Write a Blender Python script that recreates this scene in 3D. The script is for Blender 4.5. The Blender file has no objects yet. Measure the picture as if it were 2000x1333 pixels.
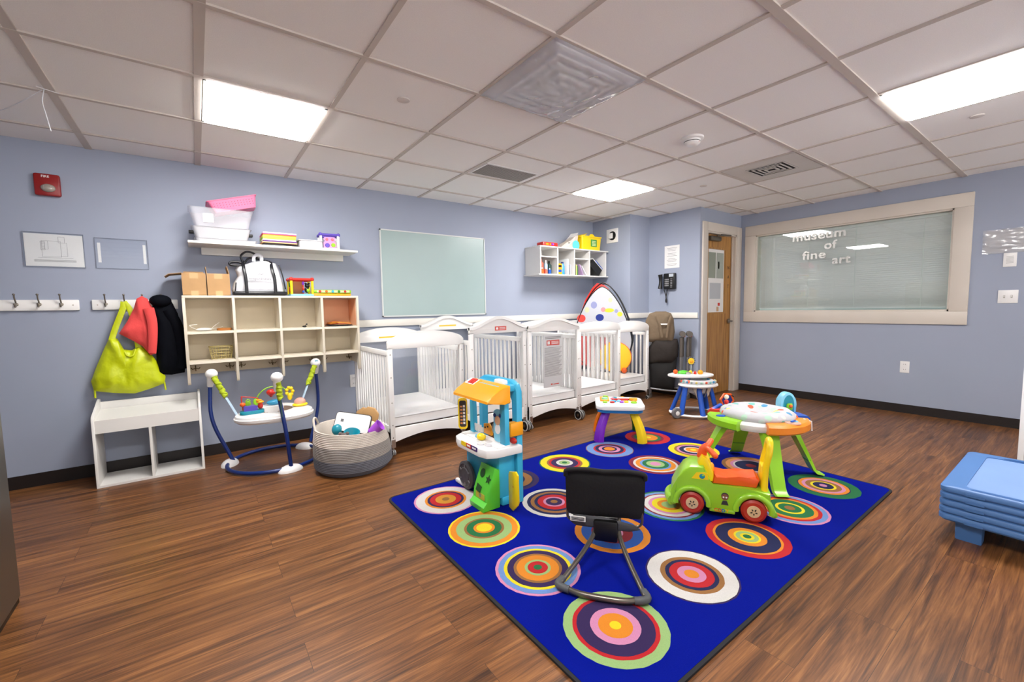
import bpy, bmesh, math, random
from mathutils import Matrix, Vector, noise
random.seed(7)
PI = math.pi
S = bpy.context.scene
COL = S.collection

# ------------------------------------------------------------------ camera
yaw, pitch, roll = 0.6309, -0.0770, -0.0170
fw = Vector((math.sin(yaw)*math.cos(pitch), math.cos(yaw)*math.cos(pitch), math.sin(pitch)))
rt = Vector((math.cos(yaw), -math.sin(yaw), 0)); up = rt.cross(fw)
r2 = math.cos(roll)*rt + math.sin(roll)*up; u2 = -math.sin(roll)*rt + math.cos(roll)*up
cam = bpy.data.cameras.new('camera'); cam.lens = 841.3/2000*36; cam.sensor_width = 36; cam.clip_start = .05
camo = bpy.data.objects.new('camera', cam); COL.objects.link(camo)
m = Matrix((r2, u2, -fw)).transposed().to_4x4(); m.translation = (0.532, -2.034, 1.15)
camo.matrix_world = m; S.camera = camo

# ------------------------------------------------------------------ world, exposure, lamps' strength
S.view_settings.view_transform = 'Standard'; S.view_settings.look = 'None'
S.view_settings.gamma = 1; S.view_settings.use_curve_mapping = False
S.view_settings.exposure = 1.15
W = bpy.data.worlds.new('world'); S.world = W; W.use_nodes = True
W.node_tree.nodes['Background'].inputs[0].default_value = (1, .97, .95, 1)
# made-up ambient fill through the open end, stronger from below to lift the ceiling
_n = W.node_tree; _g = _n.nodes.new('ShaderNodeNewGeometry'); _s = _n.nodes.new('ShaderNodeSeparateXYZ'); _m = _n.nodes.new('ShaderNodeMapRange')
_m.interpolation_type = 'SMOOTHSTEP'; _m.inputs['From Min'].default_value = -.25; _m.inputs['From Max'].default_value = .25
_m.inputs['To Min'].default_value = 0.35; _m.inputs['To Max'].default_value = 2.1
_n.links.new(_g.outputs['Incoming'], _s.inputs[0]); _n.links.new(_s.outputs[2], _m.inputs[0]); _n.links.new(_m.outputs[0], _n.nodes['Background'].inputs[1])
LAMP = 24.0

# ------------------------------------------------------------------ materials
def lin(c):
    if isinstance(c, str):
        c = [int(c[i:i+2], 16)/255 for i in (0, 2, 4)]
    return tuple((x/12.92 if x <= .04045 else ((x+.055)/1.055)**2.4) for x in c[:3]) + (1,)
MC = {}
def mat(name, col='808080', rough=.5, metal=0, bump=None, trans=0, emis=0, coat=0, var=0.0, varscale=3):
    if name in MC: return MC[name]
    m = bpy.data.materials.new(name); m.use_nodes = True; MC[name] = m
    nt = m.node_tree; b = nt.nodes['Principled BSDF']
    b.inputs['Base Color'].default_value = lin(col); b.inputs['Roughness'].default_value = rough
    b.inputs['Metallic'].default_value = metal
    if coat: b.inputs['Coat Weight'].default_value = coat
    if emis:
        b.inputs['Emission Color'].default_value = lin(col); b.inputs['Emission Strength'].default_value = emis
    tc = nt.nodes.new('ShaderNodeTexCoord')
    n = nt.nodes.new('ShaderNodeTexNoise'); n.inputs['Scale'].default_value = varscale
    nt.links.new(tc.outputs['Object'], n.inputs['Vector'])
    v = var if var else .05
    mx = nt.nodes.new('ShaderNodeMixRGB'); mx.blend_type = 'MULTIPLY'; mx.inputs[0].default_value = 1
    rp = nt.nodes.new('ShaderNodeValToRGB'); rp.color_ramp.elements[0].color = (1-v, 1-v, 1-v, 1); rp.color_ramp.elements[1].color = (1+v*.3,)*3+(1,)
    rp.color_ramp.elements[0].position = .3; rp.color_ramp.elements[1].position = .7
    nt.links.new(n.outputs['Fac'], rp.inputs[0]); mx.inputs[1].default_value = lin(col)
    nt.links.new(rp.outputs[0], mx.inputs[2]); nt.links.new(mx.outputs[0], b.inputs['Base Color'])
    if bump:
        n2 = nt.nodes.new('ShaderNodeTexNoise'); n2.inputs['Scale'].default_value = bump[0]; n2.inputs['Detail'].default_value = 3
        nt.links.new(tc.outputs['Object'], n2.inputs['Vector'])
        bp = nt.nodes.new('ShaderNodeBump'); bp.inputs['Strength'].default_value = bump[1]; bp.inputs['Distance'].default_value = bump[2] if len(bump) > 2 else .002
        nt.links.new(n2.outputs['Fac'], bp.inputs['Height']); nt.links.new(bp.outputs[0], b.inputs['Normal'])
    if trans:
        out = nt.nodes['Material Output']; tr = nt.nodes.new('ShaderNodeBsdfTransparent')
        ms = nt.nodes.new('ShaderNodeMixShader'); ms.inputs[0].default_value = trans
        nt.links.new(b.outputs[0], ms.inputs[1]); nt.links.new(tr.outputs[0], ms.inputs[2]); nt.links.new(ms.outputs[0], out.inputs[0])
    return m

def wood_floor():
    m = bpy.data.materials.new('vinyl_plank_floor'); m.use_nodes = True; nt = m.node_tree; b = nt.nodes['Principled BSDF']
    L = nt.links; N = nt.nodes.new
    tc = N('ShaderNodeTexCoord'); br = N('ShaderNodeTexBrick')
    br.inputs['Scale'].default_value = 1; br.inputs['Brick Width'].default_value = 1.22; br.inputs['Row Height'].default_value = .152
    br.inputs['Mortar Size'].default_value = .0007; br.inputs['Mortar Smooth'].default_value = .3; br.offset = .37; br.squash = 1
    br.inputs['Color1'].default_value = (0, 0, 0, 1); br.inputs['Color2'].default_value = (1, 1, 1, 1); br.inputs['Mortar'].default_value = (.2, .2, .2, 1)
    L.new(tc.outputs['Object'], br.inputs['Vector'])
    # per plank shift of the grain
    sh = N('ShaderNodeVectorMath'); sh.operation = 'MULTIPLY_ADD'; sh.inputs[1].default_value = (3.7, 5.1, 9.3)
    L.new(br.outputs['Color'], sh.inputs[0]); L.new(tc.outputs['Object'], sh.inputs[2])
    mp = N('ShaderNodeMapping'); mp.inputs['Scale'].default_value = (.9, 17, 1); L.new(sh.outputs[0], mp.inputs['Vector'])
    n1 = N('ShaderNodeTexNoise'); n1.inputs['Scale'].default_value = 1.6; n1.inputs['Detail'].default_value = 7; n1.inputs['Roughness'].default_value = .62; n1.inputs['Distortion'].default_value = 1.1
    L.new(mp.outputs[0], n1.inputs['Vector'])
    mp2 = N('ShaderNodeMapping'); mp2.inputs['Scale'].default_value = (3, 110, 1); L.new(sh.outputs[0], mp2.inputs['Vector'])
    n2 = N('ShaderNodeTexNoise'); n2.inputs['Scale'].default_value = 2; n2.inputs['Detail'].default_value = 3; L.new(mp2.outputs[0], n2.inputs['Vector'])
    ad = N('ShaderNodeMath'); ad.operation = 'MULTIPLY_ADD'; ad.inputs[1].default_value = .35; L.new(n2.outputs['Fac'], ad.inputs[0]); L.new(n1.outputs['Fac'], ad.inputs[2])
    rp = N('ShaderNodeValToRGB'); e = rp.color_ramp.elements
    e[0].position = .46; e[0].color = lin('3a2212'); e[1].position = .9; e[1].color = lin('9a693b')
    x = e.new(.60); x.color = lin('5f3b1f'); x = e.new(.74); x.color = lin('7b4f2b')
    L.new(ad.outputs[0], rp.inputs[0])
    tone = N('ShaderNodeMixRGB'); tone.blend_type = 'MULTIPLY'; tone.inputs[0].default_value = 1
    r3 = N('ShaderNodeValToRGB'); r3.color_ramp.elements[0].color = (.86, .86, .86, 1); r3.color_ramp.elements[1].color = (1.07, 1.07, 1.07, 1)
    L.new(br.outputs['Color'], r3.inputs[0]); L.new(rp.outputs[0], tone.inputs[1]); L.new(r3.outputs[0], tone.inputs[2])
    dk = N('ShaderNodeMixRGB'); dk.blend_type = 'MIX'; dk.inputs[2].default_value = lin('2a170c')
    L.new(br.outputs['Fac'], dk.inputs[0]); L.new(tone.outputs[0], dk.inputs[1]); L.new(dk.outputs[0], b.inputs['Base Color'])
    b.inputs['Roughness'].default_value = .36; b.inputs['Specular IOR Level'].default_value = .4
    bp = N('ShaderNodeBump'); bp.inputs['Strength'].default_value = .25; bp.inputs['Distance'].default_value = .001
    L.new(n2.outputs['Fac'], bp.inputs['Height']); L.new(bp.outputs[0], b.inputs['Normal'])
    return m

def oak_mat():
    m = bpy.data.materials.new('oak_veneer'); m.use_nodes = True; nt = m.node_tree; b = nt.nodes['Principled BSDF']
    tc = nt.nodes.new('ShaderNodeTexCoord'); mp = nt.nodes.new('ShaderNodeMapping'); mp.inputs['Scale'].default_value = (28, 28, 1.3)
    n = nt.nodes.new('ShaderNodeTexNoise'); n.inputs['Scale'].default_value = 2.2; n.inputs['Detail'].default_value = 5
    rp = nt.nodes.new('ShaderNodeValToRGB'); rp.color_ramp.elements[0].position = .35; rp.color_ramp.elements[1].position = .7
    rp.color_ramp.elements[0].color = lin('94642f'); rp.color_ramp.elements[1].color = lin('c4924f')
    nt.links.new(tc.outputs['Object'], mp.inputs[0]); nt.links.new(mp.outputs[0], n.inputs[0]); nt.links.new(n.outputs['Fac'], rp.inputs[0]); nt.links.new(rp.outputs[0], b.inputs['Base Color'])
    b.inputs['Roughness'].default_value = .4
    return m

def glass_mat(name, tint='ffffff', refl=1.0):
    m = bpy.data.materials.new(name); m.use_nodes = True; nt = m.node_tree; nt.nodes.remove(nt.nodes['Principled BSDF'])
    tr = nt.nodes.new('ShaderNodeBsdfTransparent'); tr.inputs[0].default_value = lin(tint)
    gl = nt.nodes.new('ShaderNodeBsdfGlossy'); gl.inputs['Roughness'].default_value = .015
    fr = nt.nodes.new('ShaderNodeLayerWeight'); pw = nt.nodes.new('ShaderNodeMath'); pw.operation = 'POWER'; pw.inputs[1].default_value = 4
    nt.links.new(fr.outputs['Facing'], pw.inputs[0])
    mu = nt.nodes.new('ShaderNodeMath'); mu.operation = 'MULTIPLY_ADD'; mu.inputs[1].default_value = .7*refl; mu.inputs[2].default_value = .04*refl; mu.use_clamp = True
    ms = nt.nodes.new('ShaderNodeMixShader')
    nt.links.new(pw.outputs[0], mu.inputs[0]); nt.links.new(mu.outputs[0], ms.inputs[0]); nt.links.new(tr.outputs[0], ms.inputs[1]); nt.links.new(gl.outputs[0], ms.inputs[2])
    nt.links.new(ms.outputs[0], nt.nodes['Material Output'].inputs[0])
    return m

WALL = mat('blue_grey_paint', '9aa2b4', .75, bump=(900, .12, .001), var=.02)
CEIL = mat('acoustic_tile', 'f2f0ee', .92, bump=(450, .35, .002), var=.05, varscale=260)
TEE = mat('ceiling_tee', 'c6bdb5', .6)
TRIMW = mat('trim_cream', 'cfc6bb', .5)
RAILW = mat('rail_white', 'e4e0d8', .45)
BASEB = mat('rubber_baseboard', '1a1312', .45)
WHITE = mat('white_painted_wood', 'efeeec', .4, coat=.15)
MELA = mat('white_melamine', 'e0deda', .42)
BIRCH = mat('whitewashed_birch', 'dfd6c4', .5, var=.06, varscale=8)
BIRCHB = mat('whitewashed_birch_back', 'cfc3ab', .55, var=.05, varscale=6)
OAK = oak_mat()
STEEL = mat('brushed_steel', 'b8b4ae', .3, 1)
NICKEL = mat('satin_nickel', '9b948a', .3, 1)
BLACK = mat('black_plastic', '0b0b0c', .4)
DARK = mat('dark_void', '050505', .9)
PAPER = mat('white_paper', 'e9e8e6', .6)
GREYP = mat('printed_grey', '8d8d8d', .7)
INK = mat('dark_ink', '2c2c30', .7)
WP = mat('white_plastic', 'ecebea', .3)
RED = mat('red_plastic', 'c8281c', .32)
ORANGE = mat('orange_plastic', 'e8601c', .35)
AMBER = mat('amber_plastic', 'f0a012', .33)
YELLOW = mat('yellow_plastic', 'f2cf12', .33)
LIME = mat('lime_plastic', '8cc81e', .33)
LIME2 = mat('green_plastic', '56c238', .35)
GREEN = mat('deep_green_plastic', '1f7a1c', .4)
AQUA = mat('aqua_plastic', '35a8d0', .35)
AQUA2 = mat('pale_aqua_plastic', '7cc4de', .3)
TEAL = mat('teal_plastic', '14889c', .35)
BLUE = mat('blue_plastic', '1450b8', .35)
NAVY = mat('navy_tube', '0c2a6e', .3)
PURPLE = mat('purple_plastic', '7018b4', .3)
LILAC = mat('lilac_plastic', 'a94fd0', .35)
PINK = mat('pink_plastic', 'e8769c', .4)
GREY = mat('grey_plastic', '6c6c70', .5)
LGREY = mat('light_grey_metal', '8f9094', .35, .6)

# ------------------------------------------------------------------ mesh helpers
def TR(loc=(0, 0, 0), rot=(0, 0, 0), sc=(1, 1, 1)):
    from mathutils import Euler
    return Matrix.LocRotScale(Vector(loc), Euler(rot), Vector(sc))
def align(a, b):
    """matrix whose z axis runs from a to b, origin a"""
    a, b = Vector(a), Vector(b); d = (b-a).normalized()
    q = Vector((0, 0, 1)).rotation_difference(d)
    M = q.to_matrix().to_4x4(); M.translation = a; return M
class MB:
    def __init__(s, m=None): s.bm = bmesh.new(); s.mats = []; s.m = m; s.T = Matrix.Identity(4)
    def mi(s, m):
        m = m or s.m
        if m not in s.mats: s.mats.append(m)
        return s.mats.index(m)
    def _f(s, faces, m):
        i = s.mi(m)
        for f in faces: f.material_index = i; f.smooth = True
    def box(s, x0, x1, y0, y1, z0, z1, m=None, M=None, bev=0, seg=2):
        T = s.T @ (M or Matrix.Identity(4)) @ TR(((x0+x1)/2, (y0+y1)/2, (z0+z1)/2), sc=(abs(x1-x0), abs(y1-y0), abs(z1-z0)))
        r = bmesh.ops.create_cube(s.bm, size=1, matrix=T); vs = r['verts']
        fs = list({f for v in vs for f in v.link_faces}); s._f(fs, m)
        if bev:
            es = list({e for v in vs for e in v.link_edges})
            rr = bmesh.ops.bevel(s.bm, geom=es, offset=bev, segments=seg, affect='EDGES', profile=.5)
            s._f(rr['faces'], m)
        return s
    def ring(s, c, r, n, M):
        return [s.bm.verts.new(s.T @ M @ Vector((r*math.cos(2*PI*i/n), r*math.sin(2*PI*i/n), c))) for i in range(n)]
    def lathe(s, prof, n=24, m=None, M=None, cap=True):
        M = M or Matrix.Identity(4); prev = None; fs = []
        for (r, z) in prof:
            cur = s.ring(z, max(r, 1e-5), n, M)
            if prev:
                for i in range(n): fs.append(s.bm.faces.new((prev[i], prev[(i+1) % n], cur[(i+1) % n], cur[i])))
            elif cap and r > 1e-4: fs.append(s.bm.faces.new(list(reversed(cur))))
            prev = cur
        if cap and prof[-1][0] > 1e-4: fs.append(s.bm.faces.new(prev))
        s._f(fs, m); return s
    def cyl(s, a, b, r, m=None, n=16, r2=None):
        L = (Vector(b)-Vector(a)).length
        return s.lathe([(r, 0), (r if r2 is None else r2, L)], n, m, align(a, b))
    def sph(s, c, r, m=None, n=20, rot=(0, 0, 0)):
        if not hasattr(r, '__len__'): r = (r, r, r)
        rr = bmesh.ops.create_uvsphere(s.bm, u_segments=n, v_segments=max(8, n//2), radius=1, matrix=s.T @ TR(c, rot, r))
        s._f({f for v in rr['verts'] for f in v.link_faces}, m); return s
    def tube(s, pts, r, m=None, n=10, closed=False, flat=1.0, upv=(0, 0, 1), smooth=0):
        pts = [Vector(p) for p in pts]
        if smooth: pts = crv(pts, smooth, closed)
        k = len(pts); rings = []; fs = []
        nrm = None
        for i, p in enumerate(pts):
            if closed: t = pts[(i+1) % k]-pts[i-1]
            else: t = pts[min(i+1, k-1)]-pts[max(i-1, 0)]
            t.normalize()
            if nrm is None:
                nrm = Vector(upv)-t*t.dot(Vector(upv))
                if nrm.length < 1e-3: nrm = Vector((1, 0, 0))-t*t.x
            else: nrm = nrm-t*t.dot(nrm)
            nrm.normalize(); bi = t.cross(nrm)
            rad = r(i/(k-1) if k > 1 else 0) if callable(r) else r
            rings.append([s.bm.verts.new(s.T @ (p+nrm*(rad*flat*math.cos(2*PI*j/n))+bi*(rad*math.sin(2*PI*j/n)))) for j in range(n)])
        for i in range(k if closed else k-1):
            a, b = rings[i], rings[(i+1) % k]
            for j in range(n): fs.append(s.bm.faces.new((a[j], a[(j+1) % n], b[(j+1) % n], b[j])))
        if not closed: fs.append(s.bm.faces.new(list(reversed(rings[0])))); fs.append(s.bm.faces.new(rings[-1]))
        s._f(fs, m); return s
    def prism(s, out, h, m=None, M=None, bev=0, side=None):
        """2D outline (xy) extruded from z=0 to z=h in matrix M"""
        M = M or Matrix.Identity(4)
        a = [s.bm.verts.new(s.T @ M @ Vector((x, y, 0))) for x, y in out]; b = [s.bm.verts.new(s.T @ M @ Vector((x, y, h))) for x, y in out]
        n = len(out); f = [s.bm.faces.new(list(reversed(a))), s.bm.faces.new(b)]
        g = [s.bm.faces.new((a[i], a[(i+1) % n], b[(i+1) % n], b[i])) for i in range(n)]
        s._f(f, m); s._f(g, side or m)
        if bev:
            es = list({e for q in f for e in q.edges})
            rr = bmesh.ops.bevel(s.bm, geom=es, offset=bev, segments=2, affect='EDGES', profile=.5); s._f(rr['faces'], m)
        return s
    def flat(s, out, m=None, M=None):
        M = M or Matrix.Identity(4)
        s._f([s.bm.faces.new([s.bm.verts.new(s.T @ M @ Vector((p[0], p[1], p[2] if len(p) > 2 else 0))) for p in out])], m); return s
    def quad(s, a, b, c, d, m=None):
        s._f([s.bm.faces.new([s.bm.verts.new(s.T @ Vector(p)) for p in (a, b, c, d)])], m); return s
    def pillow(s, out, d, m=None, M=None, rings=7, wr=0.0, ws=9, seed=0, back=.6, power=.5, sub=3):
        """soft bag shape: outline in local xz, puffed along -y (front) and +y (back)"""
        M = M or Matrix.Identity(4); P = []
        for i in range(len(out)):
            a, b = out[i], out[(i+1) % len(out)]
            for k in range(sub): P.append((a[0]+(b[0]-a[0])*k/sub, a[1]+(b[1]-a[1])*k/sub))
        cx = sum(p[0] for p in P)/len(P); cz = sum(p[1] for p in P)/len(P)
        for sg in (-1, back):
            prev = None; fs = []
            for j in range(rings+1):
                t = 1-j/rings; y = d*(1-t*t)**power
                if j == rings: cur = None
                cur = []
                for (x, z) in P:
                    q = Vector((cx+(x-cx)*t, 0, cz+(z-cz)*t))
                    w = noise.noise(Vector((q.x*ws+seed, q.z*ws*.6, seed+sg)))*wr if j else 0
                    w += noise.noise(Vector((q.x*ws*2.7+seed, q.z*ws*1.2, seed+3)))*wr*.5 if j else 0
                    cur.append(s.bm.verts.new(s.T @ M @ Vector((q.x, sg*(y*(1)+w), q.z))))
                if prev:
                    n = len(P)
                    for i in range(n): fs.append(s.bm.faces.new((prev[i], prev[(i+1) % n], cur[(i+1) % n], cur[i]) if sg < 0 else (prev[(i+1) % n], prev[i], cur[i], cur[(i+1) % n])))
                prev = cur
            s._f(fs, m)
        bmesh.ops.remove_doubles(s.bm, verts=s.bm.verts, dist=1e-5)
        return s
    def text(s, body, size, M, m=None, depth=.0008, align='CENTER', bold=0, sx=1.0):
        cu = bpy.data.curves.new('t', 'FONT'); cu.body = body; cu.size = size; cu.extrude = depth; cu.align_x = align; cu.align_y = 'CENTER'
        cu.offset = bold; cu.resolution_u = 3; cu.space_character = 1.05
        o = bpy.data.objects.new('t', cu); COL.objects.link(o); dg = bpy.context.evaluated_depsgraph_get()
        me = bpy.data.meshes.new_from_object(o.evaluated_get(dg)); me.transform(s.T @ M @ TR(sc=(sx, 1, 1)))
        k = len(s.bm.faces); s.bm.from_mesh(me); s.bm.faces.ensure_lookup_table(); i = s.mi(m)
        for f in s.bm.faces[k:]: f.material_index = i
        bpy.data.objects.remove(o); bpy.data.curves.remove(cu); bpy.data.meshes.remove(me); return s
    def build(s, name, parent=None, ang=38, label=None, norm=True, loc=None):
        if norm: bmesh.ops.recalc_face_normals(s.bm, faces=s.bm.faces)
        me = bpy.data.meshes.new(name); s.bm.to_mesh(me); s.bm.free()
        for q in s.mats: me.materials.append(q)
        me.set_sharp_from_angle(angle=math.radians(ang))
        o = bpy.data.objects.new(name, me); COL.objects.link(o)
        if parent: o.parent = parent
        if loc: o.location = loc
        if label: o['label'] = label
        return o
def crv(pts, k=6, closed=False):
    pts = [Vector(p) for p in pts]; n = len(pts); out = []
    for i in range(n if closed else n-1):
        p0 = pts[i-1] if (closed or i > 0) else pts[0]*2-pts[1]; p1 = pts[i]; p2 = pts[(i+1) % n]
        p3 = pts[(i+2) % n] if (closed or i+2 < n) else pts[-1]*2-pts[-2]
        for j in range(k):
            t = j/k
            out.append(.5*((2*p1)+(p2-p0)*t+(2*p0-5*p1+4*p2-p3)*t*t+(3*p1-p0-3*p2+p3)*t**3))
    if not closed: out.append(pts[-1])
    return out
def circ(r, n=24, cx=0, cy=0, ry=None, a0=0, a1=2*PI):
    full = abs(a1-a0-2*PI) < 1e-6; k = n if full else n-1
    return [(cx+r*math.cos(a0+(a1-a0)*i/k), cy+(ry or r)*math.sin(a0+(a1-a0)*i/k)) for i in range(n)]
def rrect(w, h, r, n=5, cx=0, cy=0):
    o = []
    for (sx, sy, a) in ((1, 1, 0), (-1, 1, PI/2), (-1, -1, PI), (1, -1, 1.5*PI)):
        for i in range(n+1):
            t = a+PI/2*i/n; o.append((cx+sx*(w/2-r)+r*math.cos(t), cy+sy*(h/2-r)+r*math.sin(t)))
    return o
def thing(name, label, cat, loc=(0, 0, 0), rz=0, group=None, rot=None):
    o = bpy.data.objects.new(name, None); COL.objects.link(o); o.empty_display_size = .05
    o.location = loc; o.rotation_euler = rot or (0, 0, rz); o['label'] = label; o['category'] = cat
    if group: o['group'] = group
    return o
def tag(o, label, cat, group=None):
    o['label'] = label; o['category'] = cat
    if group: o['group'] = group
    return o
def struct(name, mb, **k):
    o = mb.build(name, **k); o['kind'] = 'structure'; return o
def dup(root, loc, rz=None, label=None, group=None):
    r = root.copy(); COL.objects.link(r); r.location = loc
    if rz is not None: r.rotation_euler = (0, 0, rz)
    if label: r['label'] = label
    if group: r['group'] = group
    for ch in list(root.children):
        c = ch.copy(); COL.objects.link(c); c.parent = r
        for g in ch.children:
            d = g.copy(); COL.objects.link(d); d.parent = c
    return r
XZ = TR(rot=(PI/2, 0, 0))          # prism outline (x,z) plane, extruding towards -y
H = 2.30; NW = 2.165; EW = 6.37
#@@STRUCT
# ================================================================== room shell
struct('floor', MB(wood_floor()).box(-3.0, EW+.2, -5.5, NW+.2, -.05, 0))
struct('ceiling', MB(CEIL).box(-3.0, EW+.2, -5.5, NW+.2, H, H+.05))
struct('wall_west', MB(WALL).box(-1.42, -1.3, -5.5, NW, 0, H))
struct('wall_north', MB(WALL).box(-3.0, 5.01, NW, NW+.12, 0, H))
b = MB(WALL); b.box(5.01, 5.13, 1.53, NW, 0, H)
struct('wall_alcove', b)
struct('wall_pier', MB(WALL).box(5.13, 5.40, 1.53, 1.65, 0, H).box(5.0101, 5.1299, 1.5299, 1.6, 0, H-.001))
struct('wall_closet', MB(WALL).box(5.40, 5.52, .82, 1.65, 0, H))
DX0, DX1, DZ = 5.545, 6.245, 2.035
struct('wall_door', MB(WALL).box(5.52, DX0, .82, .94, 0, H).box(DX1, EW, .82, .94, 0, H).box(DX0, DX1, .82, .94, DZ, H))
WY0, WY1, WZ0, WZ1 = -1.165, .625, 1.045, 2.015
b = MB(WALL); b.box(EW, EW+.12, -5.5, WY0, 0, H).box(EW, EW+.12, WY1, 1.2, 0, H).box(EW, EW+.12, WY0, WY1, 0, WZ0).box(EW, EW+.12, WY0, WY1, WZ1, H)
struct('wall_east', b)
# baseboards
bb = .088
struct('baseboard_north', MB(BASEB).box(-3.0, 5.01, NW-.006, NW, 0, bb))
struct('baseboard_alcove', MB(BASEB).box(5.004, 5.01, 1.53, NW-.006, 0, bb).box(5.004, 5.40, 1.524, 1.53, 0, bb).box(5.394, 5.40, .82, 1.524, 0, bb))
struct('baseboard_east', MB(BASEB).box(EW-.006, EW, -5.5, .82, 0, bb))
# ceiling grid
b = MB(TEE)
for i in range(-4, 11):
    w = .019 if i in (0, 1) else .012
    b.box(i*.61-w, i*.61+w, -5.5, NW, H-.007, H+.004)
for j in range(-9, 4):
    w = .019 if j == -2 else .012
    b.box(-3.0, EW, j*.61-w, j*.61+w, H-.008, H+.003)
struct('trim_1', b)
# chair rail
def rail(b, x0, x1, y0, y1, ax):
    z0, z1 = .988, 1.056
    b.box(x0, x1, y0, y1, z0, z1, bev=.004)
b = MB(RAILW)
rail(b, 1.71, 5.01, NW-.018, NW, 0); rail(b, 4.992, 5.01, 1.53, NW-.02, 1); rail(b, 5.0, 5.39, 1.512, 1.53, 0); rail(b, 5.382, 5.40, .83, 1.52, 1)
struct('trim_2', b)
# interior window: casing, jambs, glass, blinds
b = MB(TRIMW); cw = .128; ox = EW-.022
b.box(ox, EW, WY0-cw, WY1+cw, WZ1, WZ1+cw, bev=.004).box(ox, EW, WY0-cw, WY1+cw, WZ0-cw, WZ0, bev=.004)
b.box(ox, EW, WY0-cw, WY0, WZ0, WZ1, bev=.004).box(ox, EW, WY1, WY1+cw, WZ0, WZ1, bev=.004)
b.box(EW-.005, EW+.12, WY0-.012, WY0+.014, WZ0, WZ1).box(EW-.005, EW+.12, WY1-.014, WY1+.012, WZ0, WZ1)
b.box(EW-.005, EW+.12, WY0, WY1, WZ1-.014, WZ1+.01).box(EW-.005, EW+.12, WY0, WY1, WZ0-.01, WZ0+.018)
win = struct('window_1', b)
g = MB(glass_mat('green_tinted_glass', 'f3f9f7', 1.6)); g.box(EW+.018, EW+.024, WY0+.012, WY1-.012, WZ0+.015, WZ1-.012)
g.build('glass_pane', win)
SLAT = mat('blind_slat', 'eee6e8', .5)
g = MB(SLAT); z = WZ1-.05
while z > WZ0+.055:
    g.box(-.0125, .0125, WY0+.03, WY1-.03, -.0005, .0005, M=TR((EW+.075, 0, z), (0, math.radians(54), 0))); z -= .0215
g.box(EW+.06, EW+.09, WY0+.02, WY1-.02, WZ1-.045, WZ1-.015)
g.box(EW+.065, EW+.085, WY0+.03, WY1-.03, WZ0+.035, WZ0+.048)
for y in (-.95, -.4, .05, .45): g.box(EW+.058, EW+.0595, y-.002, y+.002, WZ0+.04, WZ1-.02, PAPER)
g.build('mini_blind', win)
# corridor wall behind the glass
struct('wall_corridor', MB(mat('corridor_paint', 'cfd8d4', .8)).box(EW+.6, EW+.7, -3, 1.2, 0, H))
LET = mat('silver_letter', 'b4b2ae', .35, .6)
for word, yy, zz, sz in (('museum', -.055, 1.925, .135), ('of', -.175, 1.80, .13), ('fine', -.02, 1.70, .13), ('art', -.285, 1.625, .13)):
    g = MB(LET); g.text(word, sz, Matrix(((0, 0, -1, EW+.012), (-1, 0, 0, yy), (0, 1, 0, zz), (0, 0, 0, 1))), depth=.004, bold=.003, sx=1.13 if word == 'museum' else 1.2 if word == 'fine' else 1.08)
    tag(g.build('window_lettering', ang=30), 'silver cut-out letters spelling %s on the interior window' % word, 'lettering', 'silver words stuck on the window')
# door
b = MB(TRIMW); c2 = .105; y0 = .80
b.box(DX0-c2, DX0, y0, .82, 0, DZ+c2, bev=.004).box(DX1, DX1+c2+.015, y0, .82, 0, DZ+c2, bev=.004).box(DX0, DX1, y0, .82, DZ, DZ+c2, bev=.004)
b.box(DX0-.01, DX0+.02, .81, .94, 0, DZ).box(DX1-.02, DX1+.01, .81, .94, 0, DZ).box(DX0, DX1, .81, .94, DZ-.02, DZ+.01)
b.box(DX0+.02, DX0+.034, .845, .86, 0, DZ).box(DX1-.034, DX1-.02, .845, .86, 0, DZ)
struct('trim_3', b)
dx0, dx1, dz0, dz1 = 5.66, 6.07, 1.05, 1.84
b = MB(OAK); X0, X1 = DX0+.022, DX1-.022
b.box(X0, dx0, .865, .905, .008, DZ-.022).box(dx1, X1, .865, .905, .008, DZ-.022).box(dx0, dx1, .865, .905, .008, dz0).box(dx0, dx1, .865, .905, dz1, DZ-.022)
for a in ((dx0-.02, dx0, dz0-.02, dz1+.02), (dx1, dx1+.02, dz0-.02, dz1+.02), (dx0, dx1, dz0-.02, dz0), (dx0, dx1, dz1, dz1+.02)): b.box(a[0], a[1], .857, .866, a[2], a[3])
b.text('N', .06, TR((6.155, .864, 1.62), (PI/2, 0, 0)), INK).text('A', .06, TR((6.155, .864, 1.50), (PI/2, 0, 0)), INK).text('T', .06, TR((6.155, .864, 1.38), (PI/2, 0, 0)), INK)
door = struct('door_1', b)
MB(glass_mat('door_glass', 'e6efec', 1)).box(dx0, dx1, .882, .886, dz0, dz1).build('glass_pane', door)
g = MB(NICKEL); g.cyl((6.17, .865, .93), (6.17, .850, .93), .032).cyl((6.17, .85, .93), (6.17, .81, .93), .011).tube([(6.17, .812, .93), (6.13, .808, .932), (6.06, .812, .93)], .01, smooth=4)
g.build('lever_handle', door)
g = MB(mat('closer_bronze', '6e675c', .4, .7)); g.box(5.62, 5.86, .80, .862, 1.93, 1.985, bev=.012).tube([(5.75, .80, 1.99), (6.0, .76, 2.005), (5.85, .80, 2.01)], .009)
g.build('door_closer', door)
g = MB(PAPER); g.box(5.665, 6.065, .876, .879, 1.05, 1.84)
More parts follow.
